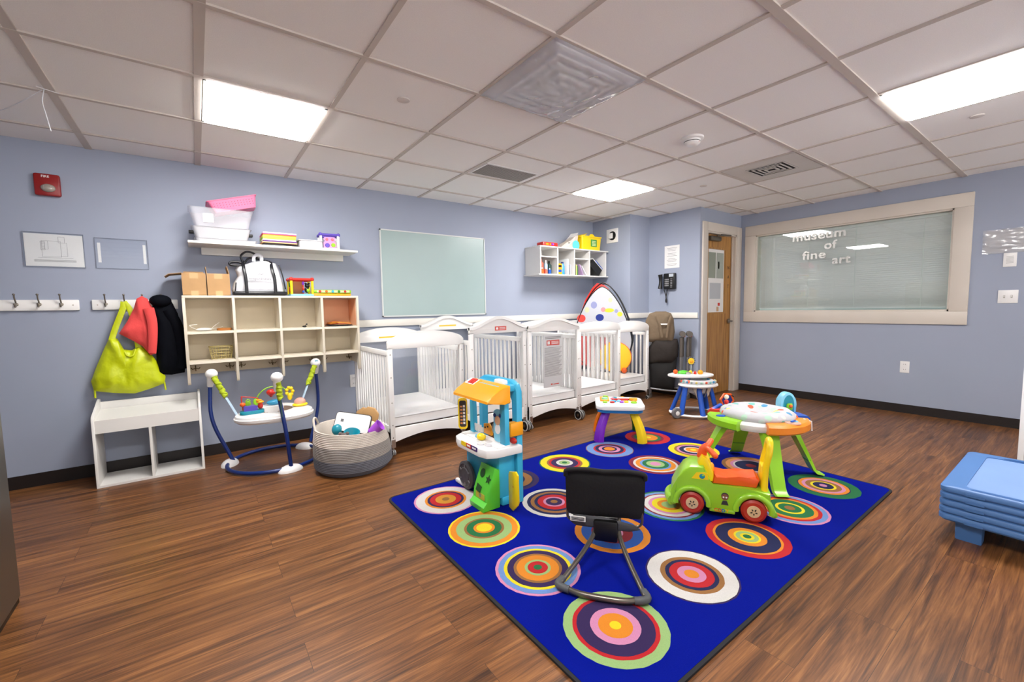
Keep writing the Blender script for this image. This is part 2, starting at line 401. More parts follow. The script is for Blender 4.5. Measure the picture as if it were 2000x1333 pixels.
for (x0, x1, z0, z1, mm) in ((5.68, 5.86, 1.48, 1.80, mat('grey_green_photo', '8f978a', .6)), (5.88, 6.05, 1.48, 1.80, mat('grey_green_photo2', 'a3aba2', .6)), (5.73, 5.99, 1.22, 1.42, mat('pale_grey_print', 'b9bdc2', .6)), (5.92, 5.95, 1.60, 1.69, INK), (5.93, 5.98, 1.13, 1.17, RED), (5.90, 5.95, 1.06, 1.12, mat('tan_print', 'c9a37c', .6))):
    g.box(x0, x1, .8745, .876, z0, z1, mm)
tag(g.build('poster', ang=30), 'white poster with grey photos taped in the door window', 'poster')
#@@CEIL
# ================================================================== ceiling fittings
EMI = bpy.data.materials.new('lamp_diffuser'); EMI.use_nodes = True
_b = EMI.node_tree.nodes['Principled BSDF']; _b.inputs['Base Color'].default_value = (1, 1, 1, 1); _b.inputs['Emission Color'].default_value = (1, .975, .95, 1); _b.inputs['Emission Strength'].default_value = LAMP
def lamp(x, y, label):
    t = thing('ceiling_light', label, 'ceiling light', (x, y, H), group='square panel lights in the ceiling grid')
    b = MB(WP); a, c = .015, .595
    for (x0, x1, y0, y1) in ((a, c, a, a+.016), (a, c, c-.016, c), (a, a+.016, a, c), (c-.016, c, a, c)): b.box(x0, x1, y0, y1, -.007, -.001)
    b.build('light_frame', t)
    MB(EMI).box(a+.016, c-.016, a+.016, c-.016, -.015, -.004).build('light_diffuser', t)
lamp(.61, .61, 'square panel light above the cubby shelf, left of the ceiling')
lamp(3.66, .61, 'square panel light farthest back, above the cribs')
lamp(3.66, -1.83, 'square panel light above the blue cots at the right')
lamp(.61, -1.83, 'square panel light above the near end of the room')
# diffuser covered by plastic film: tile x 1.83..2.44, y -.61..0
t = thing('covered_air_diffuser', 'square ceiling air diffuser wrapped in crinkled clear plastic film', 'air vent', (2.135, -.305, H))
b = MB(WP)
for k, w in enumerate((.275, .22, .165, .11, .055)):
    z = -.012-.004*k
    for (x0, x1, y0, y1) in ((-w, w, -w, -w+.02), (-w, w, w-.02, w), (-w, -w+.02, -w+.02, w-.02), (w-.02, w, -w+.02, w-.02)): b.box(x0, x1, y0, y1, z, -.002)
b.build('diffuser_louvre', t)
b = MB(mat('clear_film', 'c9cbd6', .2, trans=.5, coat=.6)); n = 46; vs = []
for i in range(n+1):
    r = []
    for j in range(n+1):
        x, y = (i/n-.5)*.61, (j/n-.5)*.61; e = min(1, 12*min(i, n-i)/n)*min(1, 12*min(j, n-j)/n)
        d = max(abs(x), abs(y))
        w = noise.noise(Vector((x*7+d*5, y*7, 1)))+.45*noise.noise(Vector((x*15+d*9, y*15, 5)))
        r.append(b.bm.verts.new((x, y, -.010-e*.024-e*.020*abs(w)-e*.012*(1-d/.3))))
    vs.append(r)
fs = [b.bm.faces.new((vs[i][j], vs[i][j+1], vs[i+1][j+1], vs[i+1][j])) for i in range(n) for j in range(n)]
b._f(fs, None); b.build('plastic_film', t, ang=60)
# return grille x 2.475..2.985  y .915..1.165
t = thing('return_grille', 'grey perforated return air grille set in the ceiling tiles', 'air vent', (2.73, 1.04, H))
MB(WP).box(-.265, .265, -.14, .14, -.006, -.001).build('grille_frame', t)
b = MB(mat('grille_holes', '5d5853', .7)); b.box(-.248, .248, -.122, .122, -.0075, -.0065)
for i in range(31): b.box(-.248+i*.016, -.243+i*.016, -.122, .122, -.010, -.0078, mat('grille_bar', 'a39c96', .5))
for i in range(16): b.box(-.248, .248, -.122+i*.016, -.118+i*.016, -.0098, -.0078, MC['grille_bar'])
b.build('grille_screen', t)
# 4-way diffuser in tile x 4.27..4.88, y -.61..0 with louvre toward lower side
t = thing('slot_air_diffuser', 'white ceiling air diffuser with dark stepped slots near the window wall', 'air vent', (4.575, -.305, H))
b = MB(mat('diffuser_white', 'cdc9c4', .5)); b.box(-.285, .285, -.285, .285, -.006, -.001).build('diffuser_plate', t)
b = MB(mat('diffuser_white', 'cdc9c4', .5))
b.box(-.15, .15, -.15, .15, -.0075, -.0062, DARK)
for k, w in enumerate((.15, .115, .08, .045)):
    z0, z1 = -.0095-.0012*k, -.0076
    for (x0, x1, y0, y1) in ((-w, w, -w, -w+.012), (-w, w, w-.012, w), (-w, -w+.012, -w+.012, w-.012), (w-.012, w, -w+.012, w-.012)): b.box(x0, x1, y0, y1, z0, z1)
b.build('diffuser_louvre', t)
# smoke detector and sprinkler covers
t = thing('smoke_detector', 'white round smoke detector on the ceiling', 'smoke detector', (3.37, -.30, H))
MB(WP).lathe([(.075, 0), (.075, -.012), (.068, -.016)], 28).build('detector_base', t)
b = MB(WP); b.lathe([(.055, -.016), (.052, -.038), (.038, -.050), (.01, -.052)], 28); b.lathe([(.0535, -.026), (.0535, -.031)], 28, BLACK); b.build('detector_head', t)
MB(RED).sph((.0, -.05, -.036), .004, n=8).build('indicator_lamp', t)
for (x, y, l) in ((1.52, .29, 'left of the plastic covered diffuser'), (4.575, .31, 'near the back corner by the door'), (4.55, -1.51, 'beside the panel light at the right')):
    tag(MB(mat('sprinkler_cover', 'd3cbc5', .6)).lathe([(.034, -.0005), (.034, -.005), (.030, -.007), (.001, -.007)], 24).build('sprinkler_cover', loc=(x, y, H)), 'flat round sprinkler cover on the ceiling, ' + l, 'sprinkler cover', 'round sprinkler covers')
# string tied to the grid
b = MB(mat('white_string', 'd5d5d8', .5)); b.tube([(-.02, 1.18, H-.008), (-.03, 1.18, H-.07), (-.022, 1.18, H-.13), (-.01, 1.185, H-.21)], .0022, n=6, smooth=4)
b.tube([(-.03, 1.19, H-.012), (-.11, 1.27, H-.05), (-.22, 1.42, H-.07), (-.30, 1.60, H-.02)], .0025, n=6, smooth=4).tube([(-.045, 1.16, H-.009), (0, 1.18, H-.011), (.03, 1.2, H-.009)], .0022, n=6)
tag(b.build('white_string'), 'thin white string knotted to the ceiling grid, hanging down', 'string')
#@@WALLS
# ================================================================== things on the walls
t = thing('fire_alarm', 'red wall fire alarm strobe above the paper frames', 'fire alarm', (-.213, NW, 2.015))
MB(mat('alarm_red', '8c1616', .35)).box(-.062, .062, -.035, 0, -.072, .072, bev=.012).build('alarm_housing', t)
b = MB(mat('strobe_lens', '9c948a', .08, coat=1)); b.sph((.005, -.036, -.022), (.036, .022, .027)); b.box(-.015, .025, -.055, -.04, -.033, -.011, STEEL, bev=.004); b.build('strobe_lens', t)
MB(WP).text('FIRE', .02, TR((-.005, -.0355, .052), (PI/2, 0, 0)), bold=.0004).build('fire_lettering', t)
def holder(x0, x1, z0, z1, label, plan):
    t = thing('sign_holder', label, 'sign holder', ((x0+x1)/2, NW, (z0+z1)/2)); w, h = (x1-x0)/2, (z1-z0)/2
    if plan:
        b = MB(PAPER); b.box(-w+.006, w-.006, -.004, -.002, -h+.006, h-.010)
        ln = mat('fine_plan_line', '77777c', .7)
        def L(a, c, d, e): b.box(min(a, d)-.0006, max(a, d)+.0006, -.0046, -.004, min(c, e)-.0006, max(c, e)+.0006, ln)
        for r in ((-.06, -.045, .03, .06), (-.06, .005, -.03, .06), (.03, -.04, .06, .05), (.02, .05, .05, .09), (-.065, .0, -.045, .055)):
            x, z, X, Z_ = r; L(x, z, X, z); L(x, Z_, X, Z_); L(x, z, x, Z_); L(X, z, X, Z_)
        for k in range(5): L(-.06+.0, .01+.01*k, -.045, .01+.01*k)
        L(-.08, -.052, .085, -.052)
        for k in range(3): b.box(-.1, .1, -.0046, -.004, -.068-.005*k, -.066-.005*k, GREYP)
        b.build('floor_plan_sheet', t)
    else:
        for x in (-w+.02, w-.02): MB(PAPER).box(x-.008, x+.008, -.002, -.0005, -h+.04, h-.035).build('tape_strip', t, label='white tape strip')
    MB(glass_mat('acrylic_%d' % plan, 'fbfcfd', .8)).box(-w, w, -.008, -.0055, -h, h).build('acrylic_sheet', t)
    b = MB(mat('acrylic_edge', '6f7888', .3))
    for a in ((-w, w, -h, -h+.0016), (-w, w, h-.0016, h), (-w, -w+.0016, -h+.0016, h-.0016), (w-.0016, w, -h+.0016, h-.0016)): b.box(a[0], a[1], -.0086, -.005, a[2], a[3])
    b.build('acrylic_edge', t)
holder(-.356, -.066, 1.475, 1.705, 'clear wall sign holder showing a printed floor plan', 1)
holder(-.012, .272, 1.479, 1.692, 'empty clear wall sign holder with two white tape strips', 0)
# hook rails
HOOKM = mat('hook_nickel', '8c867c', .28, .9)
def hook_mb():
    b = MB(HOOKM); b.lathe([(.011, 0), (.011, .004), (.006, .006)], 14, M=TR((0, 0, -.004), (PI/2, 0, 0)))
    b.tube([(0, -.006, -.012), (0, -.012, .012), (0, -.03, .035), (0, -.036, .058)], .0042, n=8, smooth=4).sph((0, -.036, .06), .007, n=10)
    b.tube([(0, -.006, .002), (0, -.018, -.018), (0, -.034, -.020), (0, -.040, -.004)], .0042, n=8, smooth=4).sph((0, -.040, -.002), .006, n=10)
    return b
def rack(x0, x1, hooks, label):
    t = thing('coat_rack', label, 'coat rack', ((x0+x1)/2, NW, 1.22))
    b = MB(WHITE); b.box(-(x1-x0)/2, (x1-x0)/2, -.018, 0, -.036, .036, bev=.005)
    for s_ in (-1, 1): b.sph((s_*((x1-x0)/2-.03), -.018, 0), .004, NICKEL, n=8)
    b.build('rack_board', t)
    for x in hooks: hook_mb().build('coat_hook', t, loc=(x-(x0+x1)/2, -.018, .01))
rack(-1.02, -.116, (-.95, -.82, -.70, -.58, -.408, -.304, -.201), 'white coat rack board with empty nickel hooks at the far left')
rack(-.053, .425, (.02, .121, .222, .33), 'white coat rack board with the lime bag and coats hanging from it')
# lime bag
LB = mat('lime_nylon', 'c0cc06', .42, bump=(9, .5, .03), var=.06)
t = thing('tote_bag', 'lime yellow nylon tote bag hanging on the coat rack', 'bag', (.121, 2.09, .62))
out = [(-.195, .0), (-.16, -.01), (-.08, -.03), (.02, -.045), (.11, -.02), (.19, .01), (.20, .06), (.165, .16), (.12, .25), (.07, .30), (.02, .27), (-.02, .28), (-.05, .36), (-.09, .37), (-.12, .30), (-.17, .17), (-.205, .07)]
MB(LB).pillow(out, .055, wr=.018, ws=13, rings=9, sub=4).build('bag_body', t, ang=70)
b = MB(LB); b.tube([(-.08, -.01, .35), (-.05, 0, .45), (-.01, .0, .56), (0, 0, .62)], .018, flat=.25, upv=(0, 1, 0), smooth=4); b.tube([(.0, .0, .62), (.035, 0, .55), (.05, -.01, .42), (.06, -.01, .29)], .018, flat=.25, upv=(0, 1, 0), smooth=4)
b.tube([(-.015, -.03, .27), (0, -.045, .235), (.03, -.045, .235), (.045, -.03, .28)], .006, smooth=4); b.build('bag_handle', t)
b = MB(LB); b.tube([(-.19, 0, .01), (-.19, -.005, -.05)], .006, n=6).tube([(.19, 0, .02), (.195, -.005, -.04)], .006, n=6); b.build('bag_tie', t)
# coral jacket
CORAL = mat('coral_fleece', 'e04a48', .9, bump=(60, .4, .004))
t = thing('jacket', 'coral red jacket hanging over the lime bag', 'jacket', (.225, 2.055, .86))
out = [(0, .42), (.03, .40), (.06, .32), (.075, .22), (.06, .20), (.065, .12), (.055, .0), (.02, -.01), (-.02, .06), (-.08, .11), (-.14, .155), (-.09, .24), (-.05, .33), (-.03, .40)]
MB(CORAL).pillow(out, .035, wr=.015, ws=11, seed=4, sub=4).build('jacket_body', t, ang=70)
b = MB(CORAL); b.tube([(.035, -.035, .33), (.05, -.05, .22), (.045, -.05, .10), (.035, -.04, .01)], lambda u: .032-.008*u, flat=.6, upv=(0, 1, 0), smooth=4); b.build('jacket_sleeve', t)
NAVYC = mat('navy_fabric', '05070f', .8, bump=(70, .3, .003))
NAVYC.node_tree.nodes['Principled BSDF'].inputs['Specular IOR Level'].default_value = .1
t = thing('winter_coat', 'navy black winter coat hanging between coral jacket and cubby shelf', 'coat', (.337, 2.085, .70))
out = [(-.06, .56), (.0, .58), (.05, .55), (.085, .45), (.105, .30), (.11, .12), (.10, .0), (.02, -.01), (-.05, .0), (-.06, .1), (-.055, .3), (-.06, .45)]
MB(NAVYC).pillow(out, .06, wr=.014, ws=12, seed=9, sub=4).build('coat_body', t, ang=70)
b = MB(NAVYC); b.sph((-.01, -.03, .545), (.065, .05, .045)); b.build('coat_hood', t)
b = MB(NAVYC); b.tube([(.03, -.04, .48), (.08, -.05, .35), (.10, -.05, .15), (.085, -.04, .04)], .035, flat=.7, upv=(0, 1, 0), smooth=4); b.build('coat_sleeve', t)
# chalkboard
t = thing('whiteboard', 'large pale teal marker board on the long wall above the cribs', 'board', (2.622, NW, 1.51))
MB(mat('board_surface', '9db1b0', .3, var=.05, varscale=2)).box(-.595, .595, -.010, -.002, -.42, .42).build('board_surface', t)
b = MB(mat('board_frame', 'cfd3d0', .4))
for a in ((-.605, .605, .418, .43), (-.605, .605, -.43, -.418), (-.605, -.594, -.43, .43), (.594, .605, -.43, .43)): b.box(a[0], a[1], -.016, 0, a[2], a[3])
b.build('board_frame', t)
# thermostat speaker box
t = thing('wall_box', 'square white wall plate with a round dark opening near the corner', 'wall plate', (5.01, 1.815, 2.07))
MB(WP).box(-.012, 0, -.095, .095, -.09, .09, bev=.004).build('wall_plate', t)
b = MB(WP); b.lathe([(.058, 0), (.055, .008)], 28, DARK, TR((-.012, -.005, 0), (0, -PI/2, 0))); b.box(-.03, -.012, -.02, .05, -.035, .035, bev=.003); b.build('round_opening', t)
# notice
t = MB(PAPER); t.box(5.3965, 5.3985, 1.085, 1.295, 1.615, 1.895)
for k in range(14):
    if k in (3, 7, 11): continue
    w = .07-.02*((k*7) % 3)*.5
    t.box(5.3958, 5.3966, 1.19-w, 1.19+w, 1.865-.0165*k-.003, 1.865-.0165*k+.001, GREYP)
tag(t.build('notice_sheet'), 'white typed notice sheet above the wall phone', 'notice')
# phone
t = thing('wall_phone', 'black corded wall telephone on the blue wall', 'telephone', (5.398, 1.225, 1.45))
b = MB(BLACK); b.box(-.05, 0, -.105, .055, -.10, .10, bev=.012); b.box(-.054, -.049, -.09, -.03, .055, .09, mat('phone_paper', 'b7bfc8', .5)); b.build('phone_body', t)
b = MB(BLACK); b.tube([(-.07, .085, .09), (-.058, .085, .0), (-.07, .085, -.09)], lambda u: .02+.008*abs(2*u-1)**2, n=12, smooth=5); b.build('handset', t)
b = MB(mat('phone_key', '8f8f92', .5))
for i in range(4):
    for j in range(3): b.box(-.054, -.05, .03-.02*j-.014, .03-.02*j, .03-.025*i-.016, .03-.025*i)
for i in range(6): b.box(-.053, -.05, -.075, -.05, .03-.02*i-.008, .03-.02*i)
b.build('keypad', t)
b = MB(BLACK); b.tube([(-.04, .05, -.10), (-.035, .03, -.16), (-.03, .02, -.22), (-.04, .01, -.25)], .006, smooth=4).tube([(-.04, .0, -.10), (-.035, .01, -.15), (-.03, .025, -.2), (-.035, .02, -.25)], .006, smooth=4).sph((-.04, .015, -.24), (.012, .014, .03)); b.build('phone_cord', t)
# east wall plates
def plate(x, y, z, label, kind, wall='E'):
    t = thing('wall_outlet' if kind == 'o' else 'light_switch' if kind == 's' else 'wall_grille', label, 'outlet' if kind == 'o' else 'light switch' if kind == 's' else 'wall plate', (x, y, z), 0 if wall == 'E' else PI/2)
    w, h = {'o': (.037, .06), 's': (.06, .058), 'g': (.04, .062)}[kind]
    MB(WP).box(-.007, 0, -w, w, -h, h, bev=.003).build('cover_plate', t)
    b = MB(WP)
    if kind == 'o':
        for s_ in (-1, 1):
            b.box(-.0095, -.006, -.017, .017, s_*.026-.015, s_*.026+.015, bev=.003)
            for q in (-.007, .007): b.box(-.0099, -.0094, q-.001, q+.001, s_*.026-.003, s_*.026+.008, DARK)
        b.build('socket', t)
    elif kind == 's':
        for q in (-.022, .022):
            b.box(-.0085, -.006, q-.006, q+.006, -.013, .013, mat('switch_slot', 'b5b2ac', .5)); b.box(-.018, -.007, q-.003, q+.003, -.002, .01)
        b.build('toggle', t)
    else:
        for k in range(9): b.box(-.008, -.0069, -.022, .022, -.03+.0075*k, -.028+.0075*k, GREYP)
        b.build('grille_slits', t)
plate(EW, -.87, .475, 'white duplex wall outlet low under the interior window', 'o')
plate(EW, -1.535, 1.175, 'white double light switch on the window wall', 's')
plate(EW, -1.532, 1.50, 'small white slotted plate below the plastic sheeted paper', 'g')
plate(1.715, NW, .48, 'white duplex wall outlet between cubby shelf and first crib', 'o', 'N')
t = thing('laminated_sheet', 'floor plan sheet in crinkled clear plastic on the window wall', 'notice', (EW, -1.58, 1.665))
b = MB(mat('laminate_paper', 'b9b6b8', .5)); b.box(-.006, -.003, -.17, .205, -.095, .10)
for r in ((-.13, .06, -.03, .06), (-.06, .0, -.02, .05), (.0, .05, -.03, .03)): b.box(-.0068, -.006, r[0], r[1], r[2], r[2]+.002, GREYP).box(-.0068, -.006, r[0], r[1], r[3], r[3]+.002, GREYP).box(-.0068, -.006, r[0], r[0]+.002, r[2], r[3], GREYP)
b.box(-.0068, -.006, -.15, .17, -.066, -.052, GREYP); b.build('plan_sheet', t)
b = MB(mat('crinkle_film', 'd4d6dc', .1, trans=.6, coat=1)); n = 22; vs = [[b.bm.verts.new((-.012-.010*abs(noise.noise(Vector((i*.55, j*.5, 2)))), -.18+.40*i/n, -.105+.215*j/n)) for j in range(n+1)] for i in range(n+1)]
b._f([b.bm.faces.new((vs[i][j], vs[i][j+1], vs[i+1][j+1], vs[i+1][j])) for i in range(n) for j in range(n)], None); b.build('plastic_film', t, ang=60)
#@@SHELVES
# ================================================================== upper wall shelf and what stands on it
t = thing('wall_shelf', 'long white wall shelf holding plastic bins above the cubbies', 'shelf', (1.115, NW, 1.66))
MB(MELA).box(-.60, .605, -.285, 0, 0, .018, bev=.002).build('shelf_board', t)
MB(MELA).box(-.52, .545, -.03, 0, -.055, 0).build('shelf_cleat', t)
SZ = 1.678
def bin_(w, d, h, label, loc, rz=0, mt=None, lip=.008, taper=.88, kids=()):
    t = thing('storage_bin', label, 'bin', loc, rz)
    mt = mt or CLEARB; b = MB(mt)
    def rg(z, k, off=0): return [b.bm.verts.new((x, y, z)) for x, y in rrect((w+off)*k, (d+off)*k, .025)]
    rs = [rg(.002, taper), rg(h*.99, 1), rg(h*.99, 1, lip*2), rg(h, 1, lip*2), rg(h, 1, -.003), rg(.004, taper, -.004)]
    fs = []; n = len(rs[0])
    for a, c in zip(rs, rs[1:]):
        for i in range(n): fs.append(b.bm.faces.new((a[i], a[(i+1) % n], c[(i+1) % n], c[i])))
    fs.append(b.bm.faces.new(rs[0])); fs.append(b.bm.faces.new(rs[-1])); b._f(fs, None)
    b.build('bin_body', t, norm=True); return t
CLEARB = mat('frosted_plastic', 'e3e3ea', .25, trans=.72)
CLEARC = mat('frosted_plastic_dense', 'e6e6ea', .25, trans=.6)
b1 = bin_(.39, .24, .025, 'flat clear plastic lid lying under the bin stack', (.755, 2.03, SZ), 0, CLEARC, taper=.97)
b2 = bin_(.37, .24, .085, 'low clear bin with black latches on the upper shelf', (.73, 2.03, SZ+.0255), 0, CLEARC)
g = MB(BLACK)
for s_ in (-1, 1): g.box(s_*.19-.016, s_*.19+.016, -.03, .03, .045, .065, bev=.004)
g.build('bin_latch', b2)
b3 = bin_(.40, .26, .135, 'tall clear plastic bin on top of the low latched bin', (.735, 2.025, SZ+.112), 0, CLEARB, taper=.84)
MB(PAPER).box(-.12, -.055, -.1182, -.1172, .03, .095).build('white_sticker', b3, label='white sticker')
t = thing('plastic_basket', 'pink perforated plastic basket tilted in the clear bin', 'basket', (.83, 2.04, SZ+.262), rot=(0, math.radians(-16), 0))
b = MB(PINK); w, d, h = .33, .2, .09
rs = []
for z, k, o_ in ((0, .85, 0), (h*.94, 1, 0), (h*.94, 1, .012), (h, 1, .014), (h, 1, -.006), (.004, .85, -.006)): rs.append([b.bm.verts.new((x, y, z)) for x, y in rrect(w*k+o_, d*k+o_, .02)])
n = len(rs[0]); b._f([b.bm.faces.new((a[i], a[(i+1) % n], c[(i+1) % n], c[i])) for a, c in zip(rs, rs[1:]) for i in range(n)]+[b.bm.faces.new(rs[0]), b.bm.faces.new(rs[-1])], None)
b.build('basket_body', t)
g = MB(mat('pink_hole', '8c3050', .6))
for j in range(3):
    for i in range(14):
        z = .03+.016*j; k = .85+.15*z/h; g.box(-.13+.02*i-.003, -.13+.02*i+.003, -d/2*k-.0012, -d/2*k+.0005, z-.002, z+.002)
g.build('basket_perforation', t)
# stack of colour paper: individual reams
cols = [('0e0a0a', 'black'), ('efb582', 'peach'), ('5b2d82', 'purple'), ('f3f0ee', 'white'), ('a6d84a', 'light green'), ('f1e35a', 'yellow'), ('f2962e', 'orange'), ('e85a8c', 'pink'), ('f5eef0', 'pale topmost')]
hs = [.022, .009, .013, .010, .015, .012, .010, .009, .010]; z = SZ
for k, ((c, nm), h) in enumerate(zip(cols, hs)):
    off = .012 if nm == 'peach' else 0
    b = MB(mat('paper_'+nm.replace(' ', '_'), c, .6)); b.box(-.12-off, .12, -.10-off, .10, 0, h-.0006, bev=.001)
    tag(b.build('paper_stack', loc=(1.118+random.uniform(-.004, .004), 2.02+random.uniform(-.004, .004), z)), '%s ream in the stack of coloured craft paper' % nm, 'paper', 'stack of coloured craft paper'); z += h
t = bin_(.175, .18, .062, 'small closed white plastic box between paper and pink toy', (1.345, 2.0, SZ), 0, mat('milky_plastic', 'ececf2', .3, trans=.12), taper=.94)
MB(WP).box(-.093, .093, -.095, .095, .0625, .068, bev=.003).build('box_lid', t)
t = thing('activity_cube', 'purple topped baby activity cube with pink panel', 'toy', (1.505, 1.99, SZ), -.1)
b = MB(mat('violet_plastic', '5a48b0', .35))
for s_ in (-1, 1):
    b.cyl((-.075, s_*.06, .125), (.075, s_*.06, .125), .011); b.cyl((s_*.07, -.06, .125), (s_*.07, .06, .125), .011)
    for q in (-1, 1): b.sph((s_*.072, q*.06, .126), .016, n=12)
b.build('top_frame', t)
b = MB(WP)
for s_ in (-1, 1):
    for q in (-1, 1): b.cyl((s_*.07, q*.06, 0), (s_*.07, q*.06, .12), .011)
b.box(-.075, .075, -.065, .065, .0, .012); b.build('corner_post', t)
b = MB(mat('baby_pink', 'f090c0', .4)); b.prism([(-.05, .012), (.05, .012), (.05, .06), (.035, .07), (.05, .085), (.04, .105), (-.04, .105), (-.05, .085), (-.035, .07), (-.05, .06)], .01, M=TR((0, -.055, 0)) @ XZ)
b.lathe([(.02, 0), (.016, .006)], 16, MC['violet_plastic'], TR((-.02, -.066, .035), (PI/2, 0, 0))); b.lathe([(.018, 0), (.014, .006)], 16, LIME, TR((.028, -.066, .038), (PI/2, 0, 0)))
for q in (-.022, .022): b.lathe([(.012, 0), (.01, .004)], 12, mat('coral_print', 'e86a78', .5), TR((q, -.066, .085), (PI/2, 0, 0)))
b.build('front_panel', t)
#@@CUBBY
# ================================================================== cubby unit
CX0, CX1, CY0, CY1, CZT = .455, 1.712, 1.905, 2.16, 1.262
t = thing('cubby_shelf', 'whitewashed wall cubby unit with eight openings and coat hooks', 'shelf', (CX0, CY0, .62))
D = CY1-CY0; Wd = CX1-CX0
def endp(x):   # side panel with sloped/rounded bottom
    o = [(0, .02), (.015, .0), (.035, .0), (.05, .03), (.06, .06), (D, .06), (D, CZT-.62), (0, CZT-.62)]
    b = MB(BIRCH); b.prism([(p[0], p[1]) for p in o], .018, M=Matrix(((0, 0, 1, x), (1, 0, 0, 0), (0, 1, 0, 0), (0, 0, 0, 1)))); return b
divs = [0, .305, .622, .942, Wd-.018]
for x in divs: endp(x).build('divider_panel' if 0 < x < 1.2 else 'side_panel', t)
MB(BIRCH).box(0, Wd, 0, D, CZT-.62, CZT-.602, bev=.002).build('top_panel', t)
for z in (.375, .152):
    MB(BIRCH).box(.018, Wd-.018, .001, D-.006, z, z+.018).build('shelf_board', t)
MB(BIRCHB).box(.018, Wd-.018, D-.006, D, .055, .64).build('back_panel', t)
CH = mat('cubby_hook', '7d6c50', .3, .8)
for i in range(4):
    for dx in (.04, .265):
        b = MB(CH); b.tube([(0, 0, .02), (0, -.006, -.005), (0, -.03, -.02), (0, -.042, -.005)], .0035, n=8, smooth=4).tube([(-.02, -.02, -.008), (-.028, -.035, .006)], .003, n=6).tube([(.02, -.02, -.008), (.028, -.035, .006)], .003, n=6).tube([(-.02, -.02, -.008), (0, -.004, .0), (.02, -.02, -.008)], .003, n=6)
        b.build('coat_hook', t, loc=(divs[i]+dx+.01, D-.008, .10))
TOPZ = CZT+.0185
# cardboard boxes
CARD = mat('corrugated_cardboard', 'b08a5e', .8, var=.06, varscale=14); TAPE = mat('packing_tape', 'c0a070', .25)
def carton(x, y, w, d, h, label, rz=0):
    t = thing('cardboard_box', label, 'box', (x, y, TOPZ), rz)
    b = MB(CARD)
    for a in ((-w, w, -d, -d+.004), (-w, w, d-.004, d), (-w, -w+.004, -d+.004, d-.004), (w-.004, w, -d+.004, d-.004)): b.box(a[0], a[1], a[2], a[3], 0, h)
    b.box(-w, w, -d, d, 0, .004); b.box(-.022, .022, -d-.0007, -d, 0, .035, TAPE); b.box(-.026, .026, -d-.0007, -d, h-.04, h, TAPE)
    b.build('box_body', t); return t
c1 = carton(.535, 2.03, .072, .095, .165, 'left cardboard box with its flap hanging open on the cubbies')
b = MB(CARD); b.box(-.075, 0, -.09, .09, -.002, .002, M=TR((-.072, 0, .165), (0, math.radians(-8), 0))).box(-.06, .06, 0, .06, -.0015, .0015, M=TR((0, -.095, .165), (math.radians(12), 0, 0))).box(-.03, .0, -.09, .09, -.0015, .0015, M=TR((-.147, 0, .155), (0, math.radians(-40), 0))); b.build('box_flap', c1)
c2_ = carton(.685, 2.03, .072, .095, .165, 'right cardboard box with upright flaps beside the white tote')
b = MB(CARD); b.box(-.002, .002, -.09, .09, 0, .06, M=TR((.070, 0, .165), (0, math.radians(-12), 0))).box(-.002, .002, -.09, .09, 0, .05, M=TR((-.071, 0, .165), (0, math.radians(-5), 0))).box(-.06, .06, 0, .05, -.0015, .0015, M=TR((0, -.093, .163), (math.radians(-8), 0, 0))); b.build('box_flap', c2_)
# white tote bag
TOTE = mat('white_tote_plastic', 'dcdee4', .3, bump=(14, .6, .01), coat=.3); TB = mat('tote_navy', '0a0c14', .35)
t = thing('duffel_tote', 'white tote bag with black straps and black base on the cubbies', 'bag', (.965, 2.03, TOPZ+.004))
out = [(-.185, .0), (.185, .0), (.175, .08), (.15, .20), (.125, .265), (.05, .285), (-.03, .275), (-.10, .245), (-.145, .235), (-.165, .20), (-.15, .15), (-.18, .10), (-.195, .04)]
b = MB(TOTE); b.pillow(out, .075, wr=.012, ws=9, seed=2, sub=4, back=.8, rings=10, power=.35)
b.text('vineyard vines', .026, TR((-.005, -.093, .13), (PI/2, 0, 0)), mat('tote_print', '8c868e', .6), depth=.004)
b.tube([(-.02, -.092, .158), (-.005, -.092, .168), (.007, -.092, .163), (.019, -.092, .170), (.025, -.092, .160)], .0016, MC['tote_print'], n=5)
b.build('bag_body', t, ang=70)
b = MB(TB); b.box(-.19, .19, -.083, .06, 0, .032, bev=.014); b.build('bag_base', t)
for x0, x1 in ((-.10, -.11), (.10, .085)): MB(TB).tube([(x0, -.092, .02), (x0-.002, -.094, .13), (x1, -.078, .21), (x1, -.03, .272)], .012, flat=.3, upv=(0, 1, 0), smooth=4).build('bag_strap', t)
b = MB(TB); b.tube([(.145, -.03, .25), (.165, -.05, .15), (.178, -.055, .05)], .005, smooth=3).tube([(-.175, -.045, .02), (-.165, -.05, .10)], .004)
b.build('side_piping', t)
b = MB(TB); b.tube([(-.11, -.03, .262), (-.12, -.03, .31), (-.08, -.02, .345), (-.03, -.02, .335), (-.01, -.02, .30)], .008, smooth=5).tube([(-.10, .02, .25), (-.06, .02, .30), (.03, .02, .29), (.085, .0, .275)], .007, smooth=4)
b.tube([(-.10, -.03, .25), (-.15, -.03, .262), (-.195, -.03, .255), (-.19, -.04, .235), (-.11, -.04, .235)], .009, smooth=4); b.build('bag_handle', t)
b = MB(TOTE); b.tube([(-.035, -.03, .27), (-.03, -.03, .31), (.0, -.03, .325), (.02, -.03, .31), (.02, -.03, .275)], .013, flat=.5, smooth=4, upv=(0, 1, 0)); b.build('inner_wrap', t)
